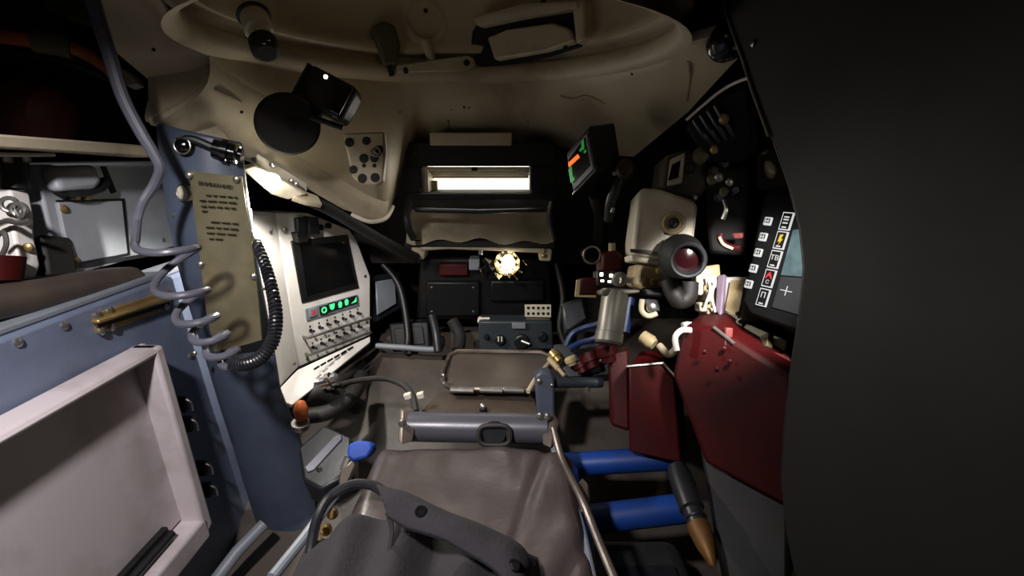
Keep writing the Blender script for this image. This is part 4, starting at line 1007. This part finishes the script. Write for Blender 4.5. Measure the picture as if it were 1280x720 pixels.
# ---- red modules left of the periscope
rm = thing('red_module', 'dark red electronics module with four lit white lamps', 'module')
MB().px([(752, 316, 1.0), (772, 312, 1.0), (780, 322, 1.0), (778, 340, 1.0), (752, 340, 1.0)], .07).build('upper_body', 'red', rm, bevel=.006)
MB().px([(726, 348, 1.0), (750, 346, 1.0), (752, 370, 1.0), (724, 370, 1.0)], .06).build('lower_body', 'red', rm, bevel=.005)
MB().px([(746, 338, .985), (770, 338, .985), (770, 358, .985), (746, 358, .985)], .05).build('lamp_block', 'black', rm, bevel=.003)
for x, y, h in ((752, 343, 2.2), (764, 344.5, 2.2), (753, 351, 1.5), (762, 352, 1.5)):
    MB().px([(x-2, y-h, .984), (x+2, y-h, .984), (x+2, y+h, .984), (x-2, y+h, .984)], .004).build('lamp', 'led_soft', rm, bevel=.0005)
MB().px([(721, 350, .99), (725, 349, .99), (724, 369, .99), (745, 369, .99), (745, 372, .99), (719, 371, .99)], .01).build('edge_strip', 'drum_cream', rm)
MB().tube([P(765, 304, 1.02), P(765, 314, 1.02)], .007, 10).build('cap', 'drum_cream', rm)
rg = thing('ring_gauge', 'dark gauge with thin metal ring beside the red module', 'gauge')
q = P(740, 319, 1.02); n = V((.1, -1, .1)).normalized()
MB().lathe(q-n*.04, n, [(0, .014), (.03, .017), (.04, .017), (.041, .0005)], 24).build('body', 'black_gloss', rg); MB().ring(q, n, .017, .0022, 24).build('bezel', 'steel', rg)

# ---- blue hoses and fittings
for i, pts in enumerate((((708, 432, 1.05), (715, 418, 1.05), (730, 410, 1.05), (748, 405, 1.04), (758, 396, 1.03)), ((712, 436, 1.04), (726, 428, 1.04), (742, 424, 1.03), (756, 414, 1.02)))):
    MB().tube(cr([P(*p) for p in pts], 6), .0065, 10).build('blue_hose', 'blue_dark', label=('upper' if i == 0 else 'lower')+' thin blue hose left of the silver cylinder', cat='hose', group='blue hoses')
ft = thing('valve_cluster', 'brass and red pipe fittings between pan and red box', 'valve')
for a, b, r, m in (((690, 440, 1.08), (700, 452, 1.06), .012, 'brass'), ((716, 436, 1.06), (724, 430, 1.06), .008, 'steel'), ((712, 446, 1.05), (716, 456, 1.05), .013, 'drum_cream'), ((735, 440, 1.06), (742, 460, 1.05), .022, 'red'), ((686, 448, 1.07), (706, 470, 1.03), .006, 'drum_cream'), ((724, 452, 1.06), (730, 466, 1.05), .016, 'red'), ((756, 430, 1.0), (762, 452, 1.0), .02, 'red')):
    A1, B1 = P(*a), P(*b); MB().lathe(A1, B1-A1, [(0, r*.8), (.003, r), ((B1-A1).length*.6, r), ((B1-A1).length*.62, r*.75), ((B1-A1).length, r*.7)], 14).build('fitting', m, ft)
MB().px([(690, 430, 1.12), (770, 425, 1.1), (775, 470, 1.08), (700, 474, 1.08)], .05).build('manifold', 'dark_metal', ft, bevel=.006)
MB().px([(700, 378, 1.2), (730, 370, 1.2), (738, 400, 1.18), (705, 420, 1.18)], .06).build('back_cover', 'dark_metal', ft, bevel=.01)

# ---- red boxes
rb = thing('red_box', 'dark red steel box with bright front edge', 'box')
tp = [P(786, 458, .92), P(829, 455, .92), P(838, 436, 1.02), P(790, 434, 1.02)]
MB().slab([P(786, 458, .92), P(826, 456, .92), P(842, 474, .90), P(852, 580, .90), P(786, 565, .92)], off=P(838, 436, 1.02)-P(829, 455, .92)).build('body', 'red', rb, bevel=.004)
MB().tube([P(783, 458, .918), P(829, 454, .918), P(868, 496, .858)], .0028, 6).build('bright_edge_strip', 'steel', rb)  # steel strip along the edge, brighter than the red body
MB().px([(762, 440, 1.0), (786, 436, 1.0), (788, 540, .97), (764, 532, .98)], .06).build('side_case', 'red', rb, bevel=.006)
rb2 = thing('red_cabinet', 'tall dark red cabinet lit from above beneath the screen', 'cabinet')
a = [P(846, 414, .86), P(889, 402, .90), P(985, 446, .80), P(988, 560, .80), P(975, 640, .80), P(868, 560, .83), P(840, 470, .86)]
MB().slab([P(840, 470, .86), P(852, 410, .86), P(892, 408, .82), P(990, 470, .72), P(990, 640, .72), P(880, 580, .80)], off=V((.10, .14, 0))).build('body', 'red', rb2, bevel=.008)
MB().slab([P(872, 560, .84), P(990, 560, .76), P(990, 730, .70), P(900, 730, .76)], off=V((.10, .14, 0))).build('plinth', 'black', rb2, bevel=.01)
MB().tube([P(892, 409, .818), P(918, 430, .79)], .003, 8).build('bright_edge_strip', 'steel', rb2)  # edge highlight of the cabinet put in as a steel strip
MB().px([(888, 402, .88), (900, 398, .9), (986, 432, .82), (992, 452, .76), (902, 414, .82)], .03).build('lid', 'red_pale', rb2, bevel=.006)
for x, y, d in ((905, 436, .8), (912, 452, .79), (880, 440, .81), (896, 462, .79)): screw(rb2, P(x, y, d-.002), V((-.4, -1, .2)), .004, 'red')
MB().px([(908, 410, .80), (917, 410, .80), (915, 436, .80), (906, 432, .80)], .012).build('strap', 'red_pale', rb2, bevel=.002)
MB().tube(cr([P(846, 438, .84), P(844, 422, .84), P(852, 413, .84), P(864, 413, .84)], 5), .005, 10).build('grab_handle', 'white_paint', rb2)

# ---- lit white fittings right of the eyepiece
wf2 = thing('white_relay_panel', 'brightly lit cream relay panel right of the eyepiece', 'panel')
MB().px([(876, 334, .93), (900, 330, .93), (906, 400, .93), (884, 402, .93)], .04).build('backing', 'drum_cream', wf2, bevel=.003)
for x, y, w_, h_ in ((884, 340, 8, 4), (878, 350, 7, 7), (892, 352, 5, 9), (875, 362, 5, 7), (888, 370, 4, 8), (880, 384, 5, 6), (893, 392, 8, 7)):
    MB().px([(x-w_, y-h_, .915), (x+w_, y-h_, .915), (x+w_, y+h_, .915), (x-w_, y+h_, .915)], .03).build('relay', 'cream_light', wf2, bevel=.004)
for pts in (((884, 345, .9), (888, 362, .895), (882, 380, .9)), ((894, 350, .9), (890, 370, .895), (894, 390, .9))):
    MB().tube(cr([P(*p) for p in pts], 5), .0025, 6).build('wire', 'white_paint', wf2)
pw = thing('white_case', 'white open case standing beside the tilted black screen', 'case')
MB().px([(905, 346, .92), (935, 345, .88), (926, 410, .86), (900, 394, .9)], .05).build('body', 'white_paint', pw, bevel=.003)
MB().px([(913, 350, .895), (931, 350, .872), (922, 398, .855), (906, 388, .885)], .006).build('recess', 'drum_cream', pw, bevel=.001)
MB().px([(896, 344, .92), (906, 342, .91), (901, 398, .885), (893, 386, .90)], .02).build('side', 'lilac', pw, bevel=.003)
for x, y in ((922, 392), (926, 402)): MB().lathe(P(x, y, .85), V((-.4, -1, .2)), [(0, .004), (.003, .004), (.0035, .0005)], 10).build('hole', 'black', pw)
cr_ = thing('cream_rail_strip', 'cream slotted strip under the tilted black screen', 'strip')
MB().px([(920, 398, .86), (984, 425, .80), (981, 443, .79), (918, 412, .85)], .02).build('strip', 'cream_light', cr_, bevel=.003)
for x, y in ((930, 406), (938, 410), (946, 413)): MB().px([(x-2, y-3, .845), (x+2, y-2, .845), (x+1, y+4, .845), (x-2, y+3, .845)], .004).build('slot', 'black', cr_)
MB().px([(960, 415, .80), (968, 418, .80), (966, 436, .79), (958, 432, .79)], .02).build('clip', 'olive', cr_, bevel=.002)
cap2 = thing('white_connector', 'white bent pipe connector by the red cabinet edge', 'connector')
MB().tube(cr([P(824, 432, .95), P(834, 442, .93), P(842, 440, .91), P(850, 428, .89)], 5), .007, 10).build('pipe', 'cream', cap2)
MB().lathe(P(803, 420, .97), P(822, 434, .95)-P(803, 420, .97), [(0, .012), (.02, .014), (.028, .010)], 14).build('nut', 'drum_cream', cap2)
MB().px([(855, 404, .88), (866, 402, .88), (868, 412, .88), (856, 414, .88)], .02).build('plug', 'white_paint', cap2, bevel=.003)
rh = thing('red_hook', 'small red hook with bright rim beside the screen', 'hook')
MB().tube(cr([P(900, 292, .88), P(902, 302, .88), P(912, 309, .88), P(926, 310, .87)], 5), .006, 10).build('hook', 'red', rh)
MB().px([(914, 292, .88), (928, 291, .87), (928, 298, .87), (918, 299, .88)], .01).build('tab', 'red_pale', rh, bevel=.002)
MB().tube(cr([P(899, 296, .872), P(904, 305, .872), P(916, 311, .87)], 5), .0025, 8).build('rim', 'cream', rh)

# ---- tilted screen unit
su = thing('screen_unit', 'tilted black screen unit with lit menu tiles and keys', 'screen')
S0, S1, S2, S3 = P(968, 232, .80), P(925, 392, .80), P(1035, 425, .69), P(1060, 262, .69)
S = Fr((S0+S1+S2+S3)/4, (S3-S0)+(S2-S1), (S0-S1)+(S3-S2))
def sq(*pp): return [S.uv(x, y) for x, y in pp]
MB().fpoly(S, sq((955, 240), (985, 228), (1070, 250), (1050, 430), (985, 412), (936, 394), (927, 378), (934, 345), (944, 290)), -.06, 0).build('bezel', 'bezel_black', su, bevel=.006)
ex = (S.hit(985, 275)-S.hit(954, 375)).normalized()
ax_r = S.n.cross(ex)
if ax_r.x < 0: ax_r = -ax_r
ang = 0
FS = Fr(S.o, ax_r, ex)
def fsz(px, py): return FS.uv(px, py)
for k in range(5):
    t = k/4; x = 961+(937-961)*t; y = 277+(355.5-277)*t
    u, v = fsz(x, y); b = MB().fbox(FS, u-.0065, u+.0065, v-.0065, v+.0065, 0, .004).build('key', 'scr_white', su, bevel=.0015)
    MB().fbox(FS, u-.0045, u+.0045, v-.003, v+.004, .0042, .0048).build('key_face', 'bezel_black', b)
    for dx in (-.0022, .0022): MB().fbox(FS, u+dx-.0007, u+dx+.0007, v-.0025, v+.003, .0048, .0054).build('key_symbol', 'scr_white', b)
    MB().fbox(FS, u-.002, u+.002, v-.0004, v+.0008, .0048, .0054).build('key_symbol', 'scr_white', b)
for k in range(5):
    t = k/4; x = 984+(955-984)*t; y = 277+(372-277)*t
    u, v = fsz(x, y); hw, hh = .0085, .0135
    tl = MB().fbox(FS, u-hw, u+hw, v-hh, v+hh, .0, .003).build('menu_tile', 'scr_white', su)
    MB().fbox(FS, u-hw+.0016, u+hw-.0016, v-hh+.0016, v+hh-.0016, .003, .0036).build('tile_face', 'bezel_black', tl)
    if k == 0:
        for dv in (-.003, .002, .006): MB().fbox(FS, u-.004, u+.004, v+dv-.001, v+dv+.001, .0036, .0042).build('tile_symbol', 'scr_white', tl)
    if k == 1:
        MB().fpoly(FS, [(u-.003, v-.003), (u+.001, v-.002), (u-.001, v-.008), (u+.004, v+.002), (u+.001, v+.002), (u+.003, v+.009), (u-.002, v+.008)], .0036, .0042).build('tile_symbol', 'scr_yellow', tl)
    if k == 2: text_mesh('tile_symbol', 'ТВ', FS, u, v+.002, .0105, 'scr_white', tl, c=.0038)
    if k == 3:
        MB().fpoly(FS, [(u-.006, v-.001), (u-.003, v+.006), (u, v+.010), (u+.003, v+.006), (u+.006, v-.001), (u+.003, v), (u+.002, v+.003), (u-.002, v+.003), (u-.003, v)], .0036, .0042).build('tile_symbol', 'scr_red', tl)
        text_mesh('tile_symbol', 'С', FS, u, v-.006, .008, 'scr_white', tl, c=.0038)
    if k == 4: text_mesh('tile_symbol', 'П', FS, u, v+.003, .012, 'scr_white', tl, c=.0038)
    if k != 3: MB().fbox(FS, u-.0035, u+.0035, v-.0105, v-.0085, .0036, .0042).build('tile_caption', 'scr_white', tl)
MB().fpoly(S, sq((992, 288), (1040, 280), (1030, 348), (977, 344)), -.002, .002).build('picture', 'scr_teal', su)
MB().fpoly(S, sq((977, 346), (1030, 350), (1022, 400), (966, 384)), -.002, .002).build('picture', 'scr_grey', su)
u, v = fsz(984, 364); MB().fbox(FS, u-.009, u+.009, v-.0006, v+.0006, .0025, .003).build('crosshair', 'scr_white', su); MB().fbox(FS, u-.0006, u+.0006, v-.007, v+.007, .0025, .003).build('crosshair', 'scr_white', su)
# support rails so the screen is carried
MB().px([(985, 300, .86), (1040, 310, .8), (1040, 380, .8), (990, 380, .86)], .03).build('support', 'bezel_black', su, bevel=.003)

# ---- black mechanism upper right
um = thing('black_mechanism', 'black cable-fed mechanism box under the roof edge', 'mechanism')
MB().px([(852, 158, .84), (872, 140, .82), (935, 96, .72), (944, 190, .75), (925, 205, .80), (880, 205, .84)], .06).build('box', 'bezel_black', um, bevel=.01)
MB().tube(cr([P(858, 150, .80), P(875, 135, .78), P(898, 116, .75), P(918, 104, .72), P(936, 97, .69)], 5), .0022, 8).build('bright_wire', 'white_paint', um)
for k in range(4):
    MB().tube(cr([P(868+k*9, 150-k*6, .815-.012*k), P(880+k*9, 168-k*5, .81-.012*k), P(896+k*9, 184-k*3, .82-.012*k)], 5), .0045, 8).build('ribbon_cable', 'blue_black', um)
for x, y, d, r, m in ((893, 188, .8, .006, 'brass'), (899, 222, .82, .007, 'steel'), (912, 228, .81, .006, 'steel'), (890, 225, .83, .008, 'olive'), (905, 240, .83, .007, 'olive'), (876, 195, .83, .012, 'olive'), (905, 150, .77, .007, 'brass')):
    MB().lathe(P(x, y, d-.03), V((-.4, -1, .2)), [(0, r), (.01, r), (.013, r*.6), (.0135, .0005)], 14).build('nut', m, um)
rs = thing('roof_shock', 'black round buffer on the roof beside the gun guard edge', 'buffer')
MB().lathe(P(918, 50, .70), V((-.6, -.6, -.2)), [(0, .018), (.016, .025), (.034, .025), (.042, .018), (.046, .007)], 24).build('buffer', 'black_gloss', rs)
cm = thing('cream_lugs', 'two cream lugs on the dark wall beside the gun guard', 'lug')
for x, y in ((952, 175), (962, 206)): MB().px([(x-7, y-8, .90), (x+4, y-6, .90), (x+10, y+4, .89), (x+6, y+12, .89), (x-4, y+8, .90)], .03).build('lug', 'cream', cm, bevel=.006)
MB().px([(944, 150, .93), (985, 150, .91), (990, 240, .91), (946, 236, .93)], .03).build('backing', 'dark_hull', cm, bevel=.004)
ub = thing('junction_box', 'dark olive junction box behind the periscope mirror head', 'box')
MB().px([(878, 210, .95), (935, 208, .91), (938, 320, .92), (886, 318, .95)], .08).build('body', 'black_rough', ub, bevel=.008)
for x, y in ((892, 214), (905, 206), (918, 238), (899, 246)): MB().lathe(P(x, y, .92), V((-.3, -1, .1)), [(0, .010), (.012, .010), (.014, .007), (.02, .006)], 14).build('plug', 'dark_metal', ub)
MB().tube(cr([P(905, 250, .875), P(908, 262, .87), P(904, 274, .875)], 5), .004, 8).build('pin', 'steel', ub)

# ---- blue pipes and pointed brass item
for i, (a, b, r) in enumerate((((704, 581, .97), (852, 572, .95), .022), ((735, 650, .86), (866, 634, .86), .024))):
    t = thing('blue_pipe', ('upper blue pipe right of the seat rail' if i == 0 else 'lower blue pipe running behind the pointed brass tip'), 'pipe', 'blue pipes right of the seat')
    MB().tube([P(*a), P(*b)], r, 20).build('pipe', 'blue_mid', t)
    A1, B1 = P(*a), P(*b)
    MB().lathe(B1-(B1-A1)*.06, B1-A1, [(0, r*1.08), (.014, r*1.08), (.016, r*.9)], 20).build('end_band', 'blue_mid', t)
br_ = thing('pointed_rod', 'grey steel rod with pointed brass tip beside blue pipes', 'rod')
a, b = P(846, 584, .84), P(893, 712, .70); L1 = (b-a).length
MB().lathe(a, b-a, [(0, .015), (L1*.1, .019), (L1*.45, .019), (L1*.47, .015), (L1*.62, .015)], 20).build('rod', 'dark_metal', br_)
MB().lathe(a+(b-a)*.60, b-a, [(0, .016), (L1*.04, .017), (L1*.2, .013), (L1*.36, .005), (L1*.38, .001)], 20).build('tip', 'gold_tip', br_)
MB().ring(a+(b-a)*.55, b-a, .0155, .002, 20).build('collar', 'dark_metal', br_)
mx = thing('floor_housing', 'dark rounded housing on the floor right of the seat', 'housing')
MB().aabb((.13, .35, .25), (.30, .78, .48)).build('body', 'black_rough', mx, bevel=.03, seg=4); MB().aabb((.16, .45, .479), (.27, .7, .488)).build('lid', 'dark_metal', mx, bevel=.003)

# ================================================================== GUN GUARD PLATE
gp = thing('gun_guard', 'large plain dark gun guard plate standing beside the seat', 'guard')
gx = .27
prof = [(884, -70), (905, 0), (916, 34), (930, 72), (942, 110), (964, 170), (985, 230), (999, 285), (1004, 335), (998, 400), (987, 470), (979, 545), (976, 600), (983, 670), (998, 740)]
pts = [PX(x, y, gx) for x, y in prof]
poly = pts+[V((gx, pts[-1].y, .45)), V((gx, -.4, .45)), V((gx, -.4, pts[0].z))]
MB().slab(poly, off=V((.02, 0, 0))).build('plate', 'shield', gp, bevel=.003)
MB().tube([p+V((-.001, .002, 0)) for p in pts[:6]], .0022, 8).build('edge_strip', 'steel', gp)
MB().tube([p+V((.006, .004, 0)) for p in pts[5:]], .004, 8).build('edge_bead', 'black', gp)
MB().aabb((gx+.002, -.2, .22), (gx+.018, -.12, .46)).build('foot', 'black', gp); MB().aabb((gx+.002, .25, .22), (gx+.018, .33, .46)).build('foot', 'black', gp)
for x, y in ((942, 54),): screw(gp, PX(x, y, gx-.001), -X, .004)

# right-hand lamp behind the guard, lights the relay panel and the red cabinet
def side_lamp(loc, aim, label, power, col, spot=110):
    t = thing('bulkhead_lamp', label, 'lamp'); l = V(loc); n = (V(aim)-l).normalized()
    MB().lathe(l-n*.05, n, [(0, .03), (.02, .04), (.045, .045), (.05, .04), (.045, .038)], 24).build('lamp_housing', 'cream', t)
    MB().lathe(l-n*.006, n, [(0, .038), (.003, .03), (.005, .0005)], 20).build('lens', 'led_soft', t)
    MB().tube([l-n*.05, l-n*.06+Z*.04, V((l.x, l.y, min(1.52, l.z+.35)))-n*.06], .008, 8).build('stem', 'cream', t)
    return light('bulkhead_lamp_light', 'SPOT', l+n*.01, power, col, .03, aim, spot, .4)
side_lamp((.345, .56, 1.13), P(905, 385, .89), 'cream bulkhead lamp behind the gun guard', 17, (1, .95, .9), 48)

# ================================================================== origins at each thing's base
bpy.context.view_layer.update()
for o in list(COL.objects):
    if o.parent is not None: continue
    if o.type == 'EMPTY':
        pts = []
        for c in o.children_recursive:
            if c.type == 'MESH': pts += [v.co for v in c.data.vertices]
        if not pts: continue
    elif o.type == 'MESH': pts = [v.co for v in o.data.vertices]
    else: continue
    lo = V([min(p[i] for p in pts) for i in range(3)]); hi = V([max(p[i] for p in pts) for i in range(3)])
    base = V(((lo.x+hi.x)/2, (lo.y+hi.y)/2, lo.z))
    if o.type == 'EMPTY':
        for c in o.children: c.location = -base
    else: o.data.transform(Matrix.Translation(-base))
    o.location = base
